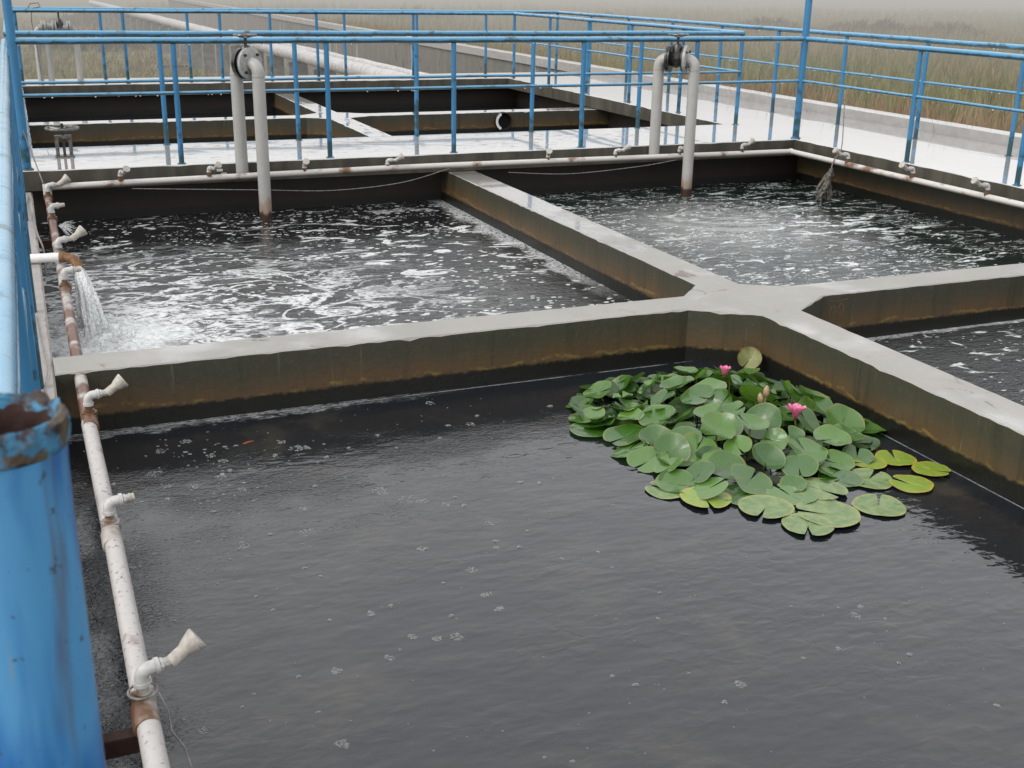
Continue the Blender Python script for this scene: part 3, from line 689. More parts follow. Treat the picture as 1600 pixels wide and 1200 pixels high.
# ------------------------------------------------------------------ spray pipes and nozzles
def make_nozzle(kind):
    """local: riser up +Z from the pipe axis, outlet toward +X"""
    root = bpy.data.objects.new('nozzle', None)
    bm = bmesh.new(); r = .0155
    tube(bm, [(0, 0, .018), (0, 0, .058)], .0145, 14); 
    ch1 = obj('nozzle', bm, M['brownpipe'], None, local=True)
    bm = bmesh.new()
    tube(bm, [(0, 0, -.004), (0, 0, .028)], .030 if kind != 'far' else .024, 16)                       # tee saddle
    tube(bm, [(0, 0, .026), (0, 0, .036)], .021, 16)
    o = obj('tee_fitting', bm, M['brownpipe'], ch1, local=True)
    bm = bmesh.new()
    tube(bm, [(0, 0, .054), (0, 0, .064)], .0205, 16)
    tube(bm, [(0, 0, .060)] + arc((.020, 0, .074), (-.020, 0, 0), (0, 0, .020), 7) + [(.036, 0, .094)], .0170, 14)
    tube(bm, [(.034, 0, .094), (.043, 0, .094)], .0205, 16)
    tube(bm, [(.045, 0, .0945), (.053, 0, .0945)], .0165, 8); tube(bm, [(.053, 0, .0945), (.060, 0, .095)], .0125, 12)
    obj('elbow_fitting', bm, M['fitting'], ch1, local=True)
    bm = bmesh.new(); d = Vector((.84, 0, .54))*1.15
    if kind in ('head', 'far'):
        p = Vector((.060, 0, .094))
        tube(bm, [p, p+Vector((.019, 0, .001))], .0135, 8)
        q = p+Vector((.014, 0, -.003))
        tube(bm, [q, q+d*.034], .0175, 14)
        tube(bm, [q+d*.031, q+d*.043, q+d*.062, q+d*.066], [.0165, .0225, .0290, .0290], 18)
        tube(bm, [q+d*.0655, q+d*.073], [.0310, .0300], 24)
        obj('spray_head', bm, M['head'], ch1, local=True)
    else:
        tube(bm, [(.060, 0, .095), (.080, 0, .0955)], .0125, 12); tube(bm, [(.064, 0, .095), (.068, 0, .095)], .0145, 12)
        obj('hose_stub', bm, M['head'], ch1, local=True)
    bpy.data.objects.remove(root)
    return ch1
NZ = {}
def place_nozzle(kind, pipe, loc, rz, s=1.0):
    if kind not in NZ: o = NZ[kind] = make_nozzle(kind); o.parent = pipe
    else: o = dup(NZ[kind], pipe)
    o.location = Vector(loc) - root_loc(pipe); o.rotation_euler = (0, 0, rz); o.scale = (s, s, s)
    return o
XP, ZP = .108, -.19
lp = thing('spray_pipe', (XP, 5, ZP), 'rusting white spray pipe hung along the left side inside the tanks, with upright nozzles', 'pipe', 'spray pipes round the front tanks')
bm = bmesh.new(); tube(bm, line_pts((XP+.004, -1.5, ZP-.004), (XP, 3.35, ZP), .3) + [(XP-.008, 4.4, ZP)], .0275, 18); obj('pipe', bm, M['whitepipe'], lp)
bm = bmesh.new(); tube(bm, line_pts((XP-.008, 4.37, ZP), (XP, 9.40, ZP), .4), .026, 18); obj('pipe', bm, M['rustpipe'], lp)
for y, r in ((2.40, .0315), (3.36, .031), (4.385, .031), (6.47, .029), (7.28, .029), (8.5, .029)):
    bm = bmesh.new(); tube(bm, [(XP-.003, y-.045, ZP), (XP-.003, y-.04, ZP), (XP-.003, y+.04, ZP), (XP-.003, y+.045, ZP)], [r*.9, r, r, r*.9], 18); obj('coupling', bm, M['brownpipe'], lp)
for k, (y, kind, a) in enumerate(((2.46, 'head', 12), (3.44, 'stub', 8), (4.46, 'head', 10), (6.52, 'stub', 4), (7.33, 'head', 15), (8.48, 'stub', 10), (9.36, 'head', 12))):
    place_nozzle(kind, lp, (XP, y, ZP), R(a), .98 if y < 5 else 1.12)
for y in (2.40, 5.05, 8.0):     # brackets from the side wall
    bm = bmesh.new(); box(bm, -.002, XP-.005, y-.022, y+.018, ZP-.075, ZP-.028, bev=.002); obj('bracket', bm, M['rust'], lp)
bm = bmesh.new()
tube(bm, [(XP, 2.452, ZP+.034 + .0)] + [(XP+.0335*math.cos(a), 2.46+.0335*math.sin(a), ZP+.036) for a in np.linspace(2.2, 8.3, 22)], .0032, 6)
w = [(XP+.034, 2.44, ZP+.036)]; pr = [(XP+.034, 2.44, ZP+.036), (XP+.05, 2.43, ZP-.01), (XP+.052, 2.40, ZP-.05), (XP+.075, 2.37, ZP-.08), (XP+.085, 2.33, ZP-.12), (XP+.10, 2.29, ZP-.155), (XP+.10, 2.24, ZP-.19), (XP+.12, 2.20, ZP-.24)]
tube(bm, pr, .0026, 6)
tag(obj('wire', bm, M['wire']), 'thin twisted wire looped round the nearest nozzle and hanging to the water', 'wire')

YP, ZF = 9.405, -.095
fp = thing('spray_pipe', (3.5, YP, ZF), 'white spray pipe streaked with rust under the front edge of the middle walkway', 'pipe', 'spray pipes round the front tanks')
bm = bmesh.new(); tube(bm, [(XP, YP, ZF-.012)] + line_pts((.7, YP, ZF-.004), (2.8, YP, ZF+.016), .5) + line_pts((3.4, YP, ZF+.016), (6.9, YP, ZF+.0), .6), .0245, 14); obj('pipe', bm, M['farpipe'], fp)
bm = bmesh.new(); tube(bm, [(XP, YP, ZP), (XP, YP, ZF+.012)], .032, 14); obj('corner_fitting', bm, M['fitting'], fp)
for x, a in ((.645, -70), (1.32, -60), (2.09, -95), (2.80, -25), (4.29, -110), (4.965, -15), (5.64, -90), (6.33, 5)):
    place_nozzle('far', fp, (x, YP, ZF), R(a), .90)
rp_ = thing('spray_pipe', (6.9, 5, ZF), 'rust spotted white spray pipe under the inner edge of the right walkway', 'pipe', 'spray pipes round the front tanks')
bm = bmesh.new(); tube(bm, line_pts((6.9, YP, ZF), (6.9, -1.5, ZF-.01), .8), .0245, 14); obj('pipe', bm, M['farpipe'], rp_)
bm = bmesh.new(); bmesh.ops.create_uvsphere(bm, u_segments=14, v_segments=8, radius=.031, matrix=Matrix.Translation((6.9, YP, ZF))); obj('corner_fitting', bm, M['fitting'], rp_)
for y, a in ((8.54, 170), (7.68, 185), (6.83, 175), (6.0, 180), (5.4, 180), (4.0, 180), (3.0, 180)):
    place_nozzle('far', rp_, (6.9, y, ZF), R(a), .98)

# ------------------------------------------------------------------ gooseneck pipes with valves
def goose(label, f, b):
    """f: front pipe xy in the tank; b: back pipe xy"""
    t = thing('gooseneck_pipe', (*f, W), label, 'pipe', 'grey gooseneck pipes with valves over the walkway railing')
    f, b = Vector((*f, 0)), Vector((*b, 0)); d = (b-f).normalized(); L = (b-f).length; r = .052; zc = .79; br = .075
    up = Vector((0, 0, 1)); r = .0495
    bm = bmesh.new()
    tube(bm, [f+up*(-.62), f+up*(.2), f+up*(zc-br)] + [f + up*(zc-br) + up*br*math.sin(PI/2*i/9) + d*br*(1-math.cos(PI/2*i/9)) for i in range(1, 10)], r, 22)
    obj('front_pipe', bm, M['goose'], t)
    bm = bmesh.new(); tube(bm, [f+up*(zc-br-.02), f+up*(zc-br-.012)], r*1.07, 22); tube(bm, [b+up*(zc-br-.02), b+up*(zc-br-.012)], r*1.07, 22); obj('socket_joint', bm, M['goose'], t)
    bm = bmesh.new()
    tube(bm, [b+up*(-.108), b+up*(.2), b+up*(zc-br)] + [b + up*(zc-br) + up*br*math.sin(PI/2*i/9) - d*br*(1-math.cos(PI/2*i/9)) for i in range(1, 10)], r, 22)
    obj('rear_pipe', bm, M['goose'], t)
    c = (f+b)/2 + up*zc
    bm = bmesh.new()
    a0 = f + d*br + up*zc; tube(bm, [a0-d*.006, a0-d*.003, a0+d*.019, a0+d*.022], [.116, .122, .122, .118], 36)
    obj('front_flange', bm, M['grey'], t)
    bm = bmesh.new(); side = d.cross(up)
    for k in range(4):
        an = PI/4+k*PI/2; q = a0 + (side*math.cos(an)+up*math.sin(an))*.092
        tube(bm, [q-d*.020, q+d*.0], .012, 6)
    obj('flange_bolts', bm, M['iron'], t)
    bm = bmesh.new(); a1 = b - d*br + up*zc
    tube(bm, [a0+d*.024, a0+d*.034], [.118, .118], 36)
    tube(bm, [a0+d*.034, c, a1-d*.034], [.062, .085, .062], 24)
    tube(bm, [a1-d*.034, a1-d*.020], .122, 36); tube(bm, [a1-d*.014, a1+d*.004], .118, 36)
    tube(bm, [c+up*.05, c+up*.12, c+up*.135], [.05, .042, .03], 16); tube(bm, [c+up*.12, c+up*.19], .012, 10)
    obj('valve_body', bm, M['iron'], t)
    bm = bmesh.new(); hz = c.z+.20
    tube(bm, [(c.x+.085*math.cos(a), c.y+.085*math.sin(a), hz+.012) for a in np.linspace(0, 2*PI, 25)], .009, 8, cap=False)
    for k in range(4):
        a = k*PI/2+.4; tube(bm, [(c.x, c.y, hz-.01), (c.x+.05*math.cos(a), c.y+.05*math.sin(a), hz), (c.x+.085*math.cos(a), c.y+.085*math.sin(a), hz+.012)], .006, 6)
    obj('handwheel', bm, M['steel'], t)
goose('grey gooseneck pipe with a black valve and grey flange, left of the two', (1.735, 9.30), (1.60, 9.50))
goose('grey gooseneck pipe with a black valve, right one standing in the foamy tank', (5.66, 9.27), (5.42, 9.495))

# ------------------------------------------------------------------ handwheel on the walkway
hw = thing('valve_handwheel', (.285, 10.25, 0), 'low grey handwheel on a small frame on the left end of the middle walkway', 'valve')
bm = bmesh.new()
for sx in (-.052, .052):
    box(bm, .285+sx-.014, .285+sx+.014, 10.235, 10.265, 0, .165)
box(bm, .285-.066, .285+.066, 10.233, 10.267, .150, .175)
box(bm, .285-.075, .285+.075, 10.20, 10.30, 0, .012)
obj('frame', bm, M['steel'], hw, smooth=False)
bm = bmesh.new(); tube(bm, [(.285, 10.25, .01), (.285, 10.25, .27)], .012, 10); tube(bm, [(.285, 10.25, .20), (.285, 10.25, .235)], .024, 12); obj('stem', bm, M['iron'], hw)
bm = bmesh.new(); tube(bm, [(.285+.125*math.cos(a), 10.25+.132*math.sin(a), .232) for a in np.linspace(0, 2*PI, 37)], .0105, 8, cap=False)
for k in range(5):
    a = k*2*PI/5; tube(bm, [(.285, 10.25, .222), (.285+.132*math.cos(a), 10.25+.132*math.sin(a), .232)], .0075, 6)
obj('wheel', bm, M['steel'], hw)

# ------------------------------------------------------------------ far valve loop on the far walkway
fv = thing('valve_loop', (.45, 17.5, 0), 'grey loop of three upright pipes and flanged valves on the far walkway', 'valve')
for x, r in ((.29, .040), (.425, .042), (.80, .042)):
    bm = bmesh.new(); tube(bm, [(x, 17.5, -.01), (x, 17.5, .66)] + ([(x+(.05 if x < .5 else -.05), 17.5, .71)] if x != .425 else [(x, 17.5, .70)]), r, 14); obj('upright_pipe', bm, M['goose'], fv)
bm = bmesh.new(); tube(bm, [(.33, 17.5, .71), (.45, 17.5, .73), (.76, 17.5, .71)], .045, 14); 
for x in (.36, .40, .50, .54, .69, .72): tube(bm, [(x, 17.5, .72), (x+.018, 17.5, .72)], .088, 20)
obj('valve_body', bm, M['grey'], fv)
bm = bmesh.new(); tube(bm, [(.60, 17.5, .72), (.60, 17.5, .80), (.60, 17.5, .84)], [.06, .05, .025], 12); tube(bm, [(.60, 17.5, .84), (.60, 17.5, .93)], .012, 8); tube(bm, [(.60+.06*math.cos(a), 17.5+.06*math.sin(a), .93) for a in np.linspace(0, 2*PI, 17)], .009, 6, cap=False)
obj('handwheel', bm, M['iron'], fv)
bm = bmesh.new(); tube(bm, [(.22, 17.45, .97), (.26, 17.45, 1.03), (.36, 17.44, 1.04), (.38, 17.43, .99), (.27, 17.42, .97), (.25, 17.41, .80), (.28, 17.43, .5), (.30, 17.44, .02)], .008, 6)
tag(obj('wire', bm, M['wire']), 'dark loose cable looped over the far railing beside the valve loop', 'wire')

# ------------------------------------------------------------------ outlet with falling water
ot = thing('outlet_pipe', (.05, 7.08, -.13), 'white plastic outlet pipe with a rusty bent end pouring water into the left tank', 'pipe')
bm = bmesh.new(); tube(bm, [(-.55, 7.12, -.130), (.112, 7.06, -.130)], .0275, 20); obj('pipe', bm, M['pvc'], ot)
bm = bmesh.new(); tube(bm, [(.105, 7.061, -.130), (.128, 7.055, -.130)], .031, 18)
E0 = [Vector((.125, 7.055, -.130)), Vector((.150, 7.045, -.131)), Vector((.172, 7.03, -.137)), Vector((.188, 7.015, -.150)), Vector((.196, 7.0, -.168)), Vector((.199, 6.99, -.185))]
tube(bm, E0, .0285, 18); tube(bm, E0[-2:], .0315, 18); obj('elbow', bm, M['elbow'], ot)
bm = bmesh.new(); rs = random.Random(3)
for k in range(44):
    a = rs.uniform(0, 2*PI); q = math.sqrt(rs.random()); ox, oy = .022*q*math.cos(a), .022*q*math.sin(a)
    sp = rs.uniform(.75, 1.25); vx = rs.uniform(-.06, .34) ; vy = -rs.uniform(1.1, 2.9)
    P = []; 
    for i in range(12):
        tt = .235*i/11; P.append((.200+ox*(1+tt*2)+vx*tt + .002*rs.uniform(-1, 1), 6.985+oy+vy*tt, max(W-.012, -.19-.10*tt - 4.9*tt*tt*(1.0))))
    tube(bm, P, [.006+.012*i/11*rs.uniform(.4, 1.5) for i in range(12)], 8)
for k in range(7):
    vy = -1.25-.2*k; vx = .03+.035*k; P = [(.200+vx*.235*i/11, 6.985+vy*.235*i/11, max(W-.01, -.185-.10*.235*i/11-4.9*(.235*i/11)**2)) for i in range(12)]
    tube(bm, P, [.020+.020*i/11+.003*noise.noise((i*1.7, k*3.1, 0)) for i in range(12)], 12)
tag(obj('falling_water', bm, M['stream']), 'white stream of water pouring from the rusty bent outlet into the left tank', 'water stream')
bm = bmesh.new()     # splash drops and froth where it lands
for k in range(900):
    a = rs.uniform(0, 2*PI); q = abs(rs.gauss(0, .13)); h = abs(rs.gauss(0, .028))
    bmesh.ops.create_icosphere(bm, subdivisions=1, radius=rs.uniform(.0015, .008), matrix=Matrix.Translation((.27+q*math.cos(a), 6.42+q*1.5*math.sin(a), W+.004+h)))
tag(obj('splash', bm, M['stream']), kind='stuff'); bpy.data.objects['splash']['label'] = 'white froth and drops where the outlet stream lands'; bpy.data.objects['splash']['category'] = 'splash'
# fine spray leaking from a nozzle further back
bm = bmesh.new()
for k in range(34):
    a = rs.uniform(-.9, .9); l = rs.uniform(.05, .12); p0 = Vector((XP+.03, 8.2, ZP+.02)); d = Vector((math.cos(a), rs.uniform(-.6, .2), math.sin(a)))
    tube(bm, [p0, p0+d*l*.5, p0+d*l+Vector((0, 0, -.02))], [.0012, .0020, .0008], 5)
tag(obj('leak_spray', bm, M['stream']), 'fine fan of water leaking from the rusty left spray pipe', 'water spray')

# ------------------------------------------------------------------ wires and small things
def wire(label, pts, r=.004):
    # smooth the polyline
    P = [Vector(p) for p in pts]; Q = []
    for i in range(len(P)-1):
        p0, p1, p2, p3 = P[max(i-1, 0)], P[i], P[i+1], P[min(i+2, len(P)-1)]
        for k in range(6):
            u = k/6; Q.append(.5*((2*p1)+(-p0+p2)*u+(2*p0-5*p1+4*p2-p3)*u*u+(-p0+3*p1-3*p2+p3)*u**3))
    Q.append(P[-1]); bm = bmesh.new(); tube(bm, Q, r, 6); return tag(obj('wire', bm, M['wire']), label, 'wire')
wire('thin wire sagging across the dark recess between the left gooseneck and the middle wall', [(.72, 9.36, -.14), (1.7, 9.36, -.20), (2.3, 9.36, -.235), (2.9, 9.36, -.20), (3.35, 9.38, -.10)], .0035)
wire('thin wire sagging under the middle walkway right of the middle wall', [(3.9, 9.38, -.16), (4.5, 9.38, -.20), (5.2, 9.38, -.165), (5.6, 9.38, -.12)], .0035)
wire('thin line tied to the right railing and hanging into the foamy tank', [(7.09, 8.93, .545), (7.05, 8.85, .25), (6.98, 8.75, .02), (6.87, 8.70, -.08), (6.83, 8.68, -.18)], .005)
wire('thin stay wire slanting down from the left corner post to the spray pipe', [(-.01, 9.58, .30), (.04, 9.5, .1), (.085, 9.42, -.08)], .005)
wire('loose pale cable lying along the left ledge and dropping into the tank', [(-.03, 9.3, -.15), (-.045, 8.9, -.15), (-.01, 8.3, -.148), (.0, 7.9, -.15), (.025, 7.6, -.20), (.02, 7.35, -.30)], .006)
wire('thin wire lying in loops on the left ledge near the open post', [(-.05, 5.9, -.155), (-.035, 5.3, -.152), (-.025, 5.0, -.15), (-.045, 4.75, -.155), (-.03, 4.5, -.15), (-.015, 4.35, -.13), (-.05, 4.2, -.15), (-.06, 4.0, -.15)], .0022)
bm = bmesh.new()
for k in range(16):
    p0 = Vector((6.83+rs.uniform(-.02, .02), 8.68+rs.uniform(-.02, .02), -.16+rs.uniform(-.05, .02)))
    tube(bm, [p0, p0+Vector((rs.uniform(-.05, .03), rs.uniform(-.03, .03), -.06)), p0+Vector((rs.uniform(-.09, .03), rs.uniform(-.03, .03), -.15)), p0+Vector((rs.uniform(-.12, .04), rs.uniform(-.03, .03), -.26))], [.009, .016, .013, .005], 7)
tag(obj('rag', bm, M['rag']), 'ragged grey clump hanging on the line over the foamy tank', 'rag')
bm = bmesh.new()   # bent metal strip wedged under the walkway edge
for k in range(3): box(bm, 1.40+k*.03, 1.425+k*.03+.02, 9.50, 9.545, -.06-k*.035, -.045-k*.03)
tag(obj('paint_smear', bm, M['fitting']), 'pale torn strip stuck on the slab edge beside the left gooseneck', 'strip')

# pipe opening in the back divider
po = thing('pipe_opening', (5.70, 13.94, -.28), 'round drain opening with a white pipe lip in the back cross wall', 'pipe')
bm = bmesh.new(); c0 = Vector((5.70, 13.94, -.275))
rg = []
for yy, rr in ((13.948, .115), (13.88, .115), (13.88, .098), (13.948, .098)):
    rg.append([bm.verts.new((c0.x+rr*math.cos(2*PI*i/30), yy, c0.z+rr*math.sin(2*PI*i/30))) for i in range(30)])
for a, b in zip(rg, rg[1:]):
    for k in range(30): bm.faces.new((a[k], a[(k+1) % 30], b[(k+1) % 30], b[k]))
obj('ring', bm, M['dark'], po)
bm = bmesh.new()
for i in range(12):
    a0, a1 = R(115+130*i/12), R(115+130*(i+1)/12)
    vs = [bm.verts.new((c0.x+rr*math.cos(a), 13.874, c0.z+rr*math.sin(a))) for rr, a in ((.118, a0), (.118, a1), (.085, a1), (.085, a0))]
    bm.faces.new(vs)
obj('white_lip', bm, M['pvc'], po)
bm = bmesh.new(); bmesh.ops.create_circle(bm, cap_ends=True, segments=30, radius=.097, matrix=Matrix.Translation((c0.x, 13.943, c0.z)) @ Matrix.Rotation(PI/2, 4, 'X')); obj('hole', bm, M['black'], po)  # flat black disc painted as the unlit inside of the pipe

# faded orange painted marks on the side tank wall
bm = bmesh.new()
def stroke(P, r=.0045): tube(bm, P, r, 6)
for cxm, cz, ph in ((4.018, -.262, 0), (4.075, -.253, 0)):
    stroke([(cxm+.018*math.cos(a)+.1*(.032*math.sin(a)), 4.9595, cz+.034*math.sin(a)) for a in np.linspace(0, 2*PI, 21)])
stroke([(3.99, 4.9595, -.198), (4.05, 4.9595, -.204), (4.12, 4.9595, -.195)], .003)
for v in bm.verts: v.co.y = 4.9600 + (v.co.y-4.9595)*.25
tag(obj('painted_mark', bm, M['paintmark']), 'faded orange painted 00 on the brown wall right of the wall crossing', 'painted mark')

# ------------------------------------------------------------------ wrapped pipes out in the field
def fieldpipe(label, a, b, r, g):
    t = thing('wrapped_pipe', a, label, 'pipe', g)
    P = line_pts(a, b, .8); q = random.Random(int(r*1000))
    for i, p in enumerate(P): p.z += .02*noise.noise((i*.7, r*50, 0)); 
    bm = bmesh.new(); tube(bm, P, [r*(1+.07*noise.noise((i*1.3, 5, r))) for i in range(len(P))], 18); obj('pipe', bm, M['wrap'], t)
    return t, P
t1, P1 = fieldpipe('thick white wrapped pipe crossing the field on concrete piers', (6.62, 18.25, -.36), (4.70, 79.0, -.36), .155, 'wrapped pipes in the field')
L1 = Vector((4.70-6.62, 79-18.25, 0)).normalized()
for k in range(24):
    yy = 19.5+k*2.3; f = (yy-18.25)/(79-18.25); x = 6.62+(4.70-6.62)*f
    bm = bmesh.new(); box(bm, x-.22, x+.22, yy-.16, yy+.16, -1.75, -.53, bev=.01); obj('pier', bm, M['pier'], t1, smooth=False)
t2, P2 = fieldpipe('thinner white wrapped pipe lying beside the thick one', (6.98, 18.25, -.28), (6.62, 40.0, -.36), .085, 'wrapped pipes in the field')
for k in range(8):
    yy = 19.2+k*2.7; f = (yy-18.25)/(40-18.25); x = 6.98-.36*f
    bm = bmesh.new(); box(bm, x-.07, x+.07, yy-.06, yy+.06, -1.75, -.37-.08*f); obj('pier', bm, M['pier'], t2, smooth=False)
fs = thing('field_hydrant', (4.7, 40.0, -1.6), 'small dark stand post with a pale crossbar in the field behind the far walkway', 'post')
bm = bmesh.new(); tube(bm, [(4.7, 40, -1.75), (4.7, 40, -1.08)], .10, 10); obj('post', bm, M['pier'], fs)
bm = bmesh.new(); tube(bm, [(4.2, 40, -1.42), (5.25, 40, -1.42)], .035, 8); obj('crossbar', bm, M['pvc'], fs)
fs.children[0].data.materials[0] = M['iron']

# ------------------------------------------------------------------ water lily
def leaf_bm(cup, notch, wave, seed, fold=0.0):
    bm = bmesh.new(); rs = random.Random(seed); nr, ns = 7, 44
    ph = rs.uniform(0, 6); rings = []
    c = bm.verts.new((0, 0, 0))
    for j in range(1, nr+1):
        u = j/nr; ring = []
        for i in range(ns+1):
            s = i/ns; a = notch*(1-.35*(1-u)) + (2*PI-2*notch*(1-.35*(1-u)))*s
            rad = u*(1 + .03*math.sin(a*3+ph)*u + .02*noise.noise((a*2, seed, 1)))
            e = min(s, 1-s)/.06
            if e < 1 and j == nr: rad *= .90+.10*math.sqrt(max(0, e))
            x, y = rad*math.cos(a), rad*math.sin(a)
            z = cup*u*u + wave*u*u*math.sin(a*2+ph) + wave*.5*u**3*math.sin(a*5+ph*2)
            z += fold*abs(y)*.9 + .02*noise.noise((x*3, y*3, seed))
            z -= .05*math.exp(-(y/.05)**2)*(1-u)*.6
            ring.append(bm.verts.new((x, y, z)))
        rings.append(ring)
    for i in range(ns): bm.faces.new((c, rings[0][i], rings[0][i+1]))
    for a, b in zip(rings, rings[1:]):
        for i in range(ns): bm.faces.new((a[i], b[i], b[i+1], a[i+1]))
    return bm
lily = thing('water_lily', (2.85, 3.9, W), 'mound of round green water lily leaves with pink flowers in the near tank', 'water lily')
VAR = []
for k, (cup, notch, wave, fold) in enumerate([(.30, .10, .06, 0), (.16, .16, .10, 0), (.42, .08, .05, .08), (.22, .22, .14, .12), (.10, .12, .05, .05), (.05, .30, .17, .25), (.02, .10, .015, 0), (.015, .16, .02, 0), (.25, .07, .10, .42)]):
    bm = leaf_bm(cup, notch, wave, k+1, fold)
    me = bpy.data.meshes.new('leaf'); bmesh.ops.recalc_face_normals(bm, faces=bm.faces)
    if sum(f.normal.z for f in bm.faces) < 0: bmesh.ops.reverse_faces(bm, faces=bm.faces)
    bm.to_mesh(me); bm.free(); me.materials.append(M['leaf']); me.polygons.foreach_set('use_smooth', [True]*len(me.polygons)); VAR.append(me)
def leaf(x, y, z, r, tx, ty, rz, var, mat=None):
    me = VAR[var]
    if mat:
        key = me.name + mat.name
        if key not in bpy.data.meshes: me2 = me.copy(); me2.name = key; me2.materials[0] = mat
        me = bpy.data.meshes[key]
    o = bpy.data.objects.new('leaf', me); col.objects.link(o); o.parent = lily
    o.location = Vector((x, y, z)) - lily.location
    o.rotation_euler = (Matrix.Rotation(tx, 3, 'X') @ Matrix.Rotation(ty, 3, 'Y') @ Matrix.Rotation(rz, 3, 'Z')).to_euler()
    o.scale = (r, r, r); return o
poly = [(2.20, 4.10), (2.22, 4.50), (2.40, 4.70), (2.85, 4.76), (3.24, 4.62), (3.32, 4.30), (3.36, 3.95), (3.22, 3.62), (2.98, 3.46), (2.62, 3.38), (2.30, 3.42), (2.20, 3.62)]
def inside(x, y):
    c = False; n = len(poly)
    for i in range(n):
        x1, y1 = poly[i]; x2, y2 = poly[(i+1) % n]
        if (y1 > y) != (y2 > y) and x < (x2-x1)*(y-y1)/(y2-y1)+x1: c = not c
    return c
def edged(x, y):
    m = 9
    for i in range(len(poly)):
        a, b = Vector(poly[i]), Vector(poly[(i+1) % len(poly)]); p = Vector((x, y)); t_ = max(0, min(1, (p-a).dot(b-a)/(b-a).length_squared)); m = min(m, (p-a-(b-a)*t_).length)
    return m
rl = random.Random(21); pts = []; tries = 0
while len(pts) < 96 and tries < 20000:
    tries += 1; x, y = rl.uniform(2.1, 3.4), rl.uniform(3.3, 4.9)
    if not inside(x, y): continue
    dmin = .108 if tries < 9000 else .09
    if all((x-a)**2+(y-b)**2 > dmin**2 for a, b in pts): pts.append((x, y))
bst = bmesh.new()
for k, (x, y) in enumerate(pts[:82]):
    e = edged(x, y); lift = min(1, e/.22)
    z = W + .012 + lift*rl.uniform(.03, .115)
    r = .046 + .050*rl.random()**.8
    dx, dy = x-2.85, y-4.1; az = math.atan2(dy, dx)
    tilt = R(rl.uniform(4, 14) + (1-lift)*6 + lift*rl.uniform(2, 42))
    # tip outward from the middle, with scatter
    az += rl.uniform(-1.2, 1.2)
    tx, ty = -math.sin(az)*tilt, math.cos(az)*tilt
    v = rl.choice([0, 0, 1, 1, 2, 3, 4, 4, 5, 3]) if lift > .35 else rl.choice([4, 6, 1, 4])
    leaf(x, y, z, r, tx, ty, rl.uniform(0, 2*PI), v)
    tube(bst, [(x, y, z-.002), (x-dx*.05, y-dy*.05, W-.01)], .004, 5)
obj('stems', bst, M['stem'], lily)
low = bmesh.new()      # lower layer of leaves, its darker green painting the shade between leaves
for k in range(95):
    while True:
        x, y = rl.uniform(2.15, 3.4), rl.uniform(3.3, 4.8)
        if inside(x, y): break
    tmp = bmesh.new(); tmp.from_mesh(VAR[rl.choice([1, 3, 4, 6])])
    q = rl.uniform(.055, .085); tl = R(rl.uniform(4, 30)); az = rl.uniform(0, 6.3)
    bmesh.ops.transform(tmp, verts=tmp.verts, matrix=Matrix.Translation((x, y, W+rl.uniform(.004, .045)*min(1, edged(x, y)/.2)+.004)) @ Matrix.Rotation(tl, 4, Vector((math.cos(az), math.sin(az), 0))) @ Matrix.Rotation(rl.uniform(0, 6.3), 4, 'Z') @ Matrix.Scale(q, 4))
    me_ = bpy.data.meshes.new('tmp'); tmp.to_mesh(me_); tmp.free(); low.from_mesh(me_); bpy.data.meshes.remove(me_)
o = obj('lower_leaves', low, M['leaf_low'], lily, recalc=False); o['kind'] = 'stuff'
for (x, y, r, m, v, rz) in ((2.632, 3.14, .122, 'leaf_pale', 6, 2.6), (2.50, 3.085, .095, 'leaf_pale', 7, 4.1), (2.862, 3.13, .10, 'leaf_pale', 6, .9), (3.121, 3.25, .088, 'leaf_yellow', 7, 2.1),
        (3.293, 3.33, .078, 'leaf_yellow', 6, 5.3), (3.235, 3.48, .085, 'leaf_yellow', 7, 1.2), (3.10, 3.49, .078, 'leaf_yellow', 6, 3.0), (2.99, 3.35, .10, 'leaf_pale', 7, .5), (2.88, 3.39, .09, None, 6, 3.6), (2.74, 3.33, .105, 'leaf_pale', 7, 5.0),
        (2.60, 3.33, .10, None, 6, 1.7), (2.44, 3.27, .105, 'leaf_pale', 6, 3.9), (2.42, 3.40, .10, None, 7, .2), (2.27, 3.42, .10, 'leaf_yellow', 6, 4.4), (2.17, 4.22, .098, None, 6, 5.9), (2.17, 3.55, .085, 'leaf_pale', 7, 2.2), (3.36-.04, 3.80, .10, None, 4, 2.4)):
    leaf(x, y, W+.006+rl.uniform(0, .006), r, rl.uniform(-.02, .02), rl.uniform(-.02, .02), rz, v, M[m] if m else None)
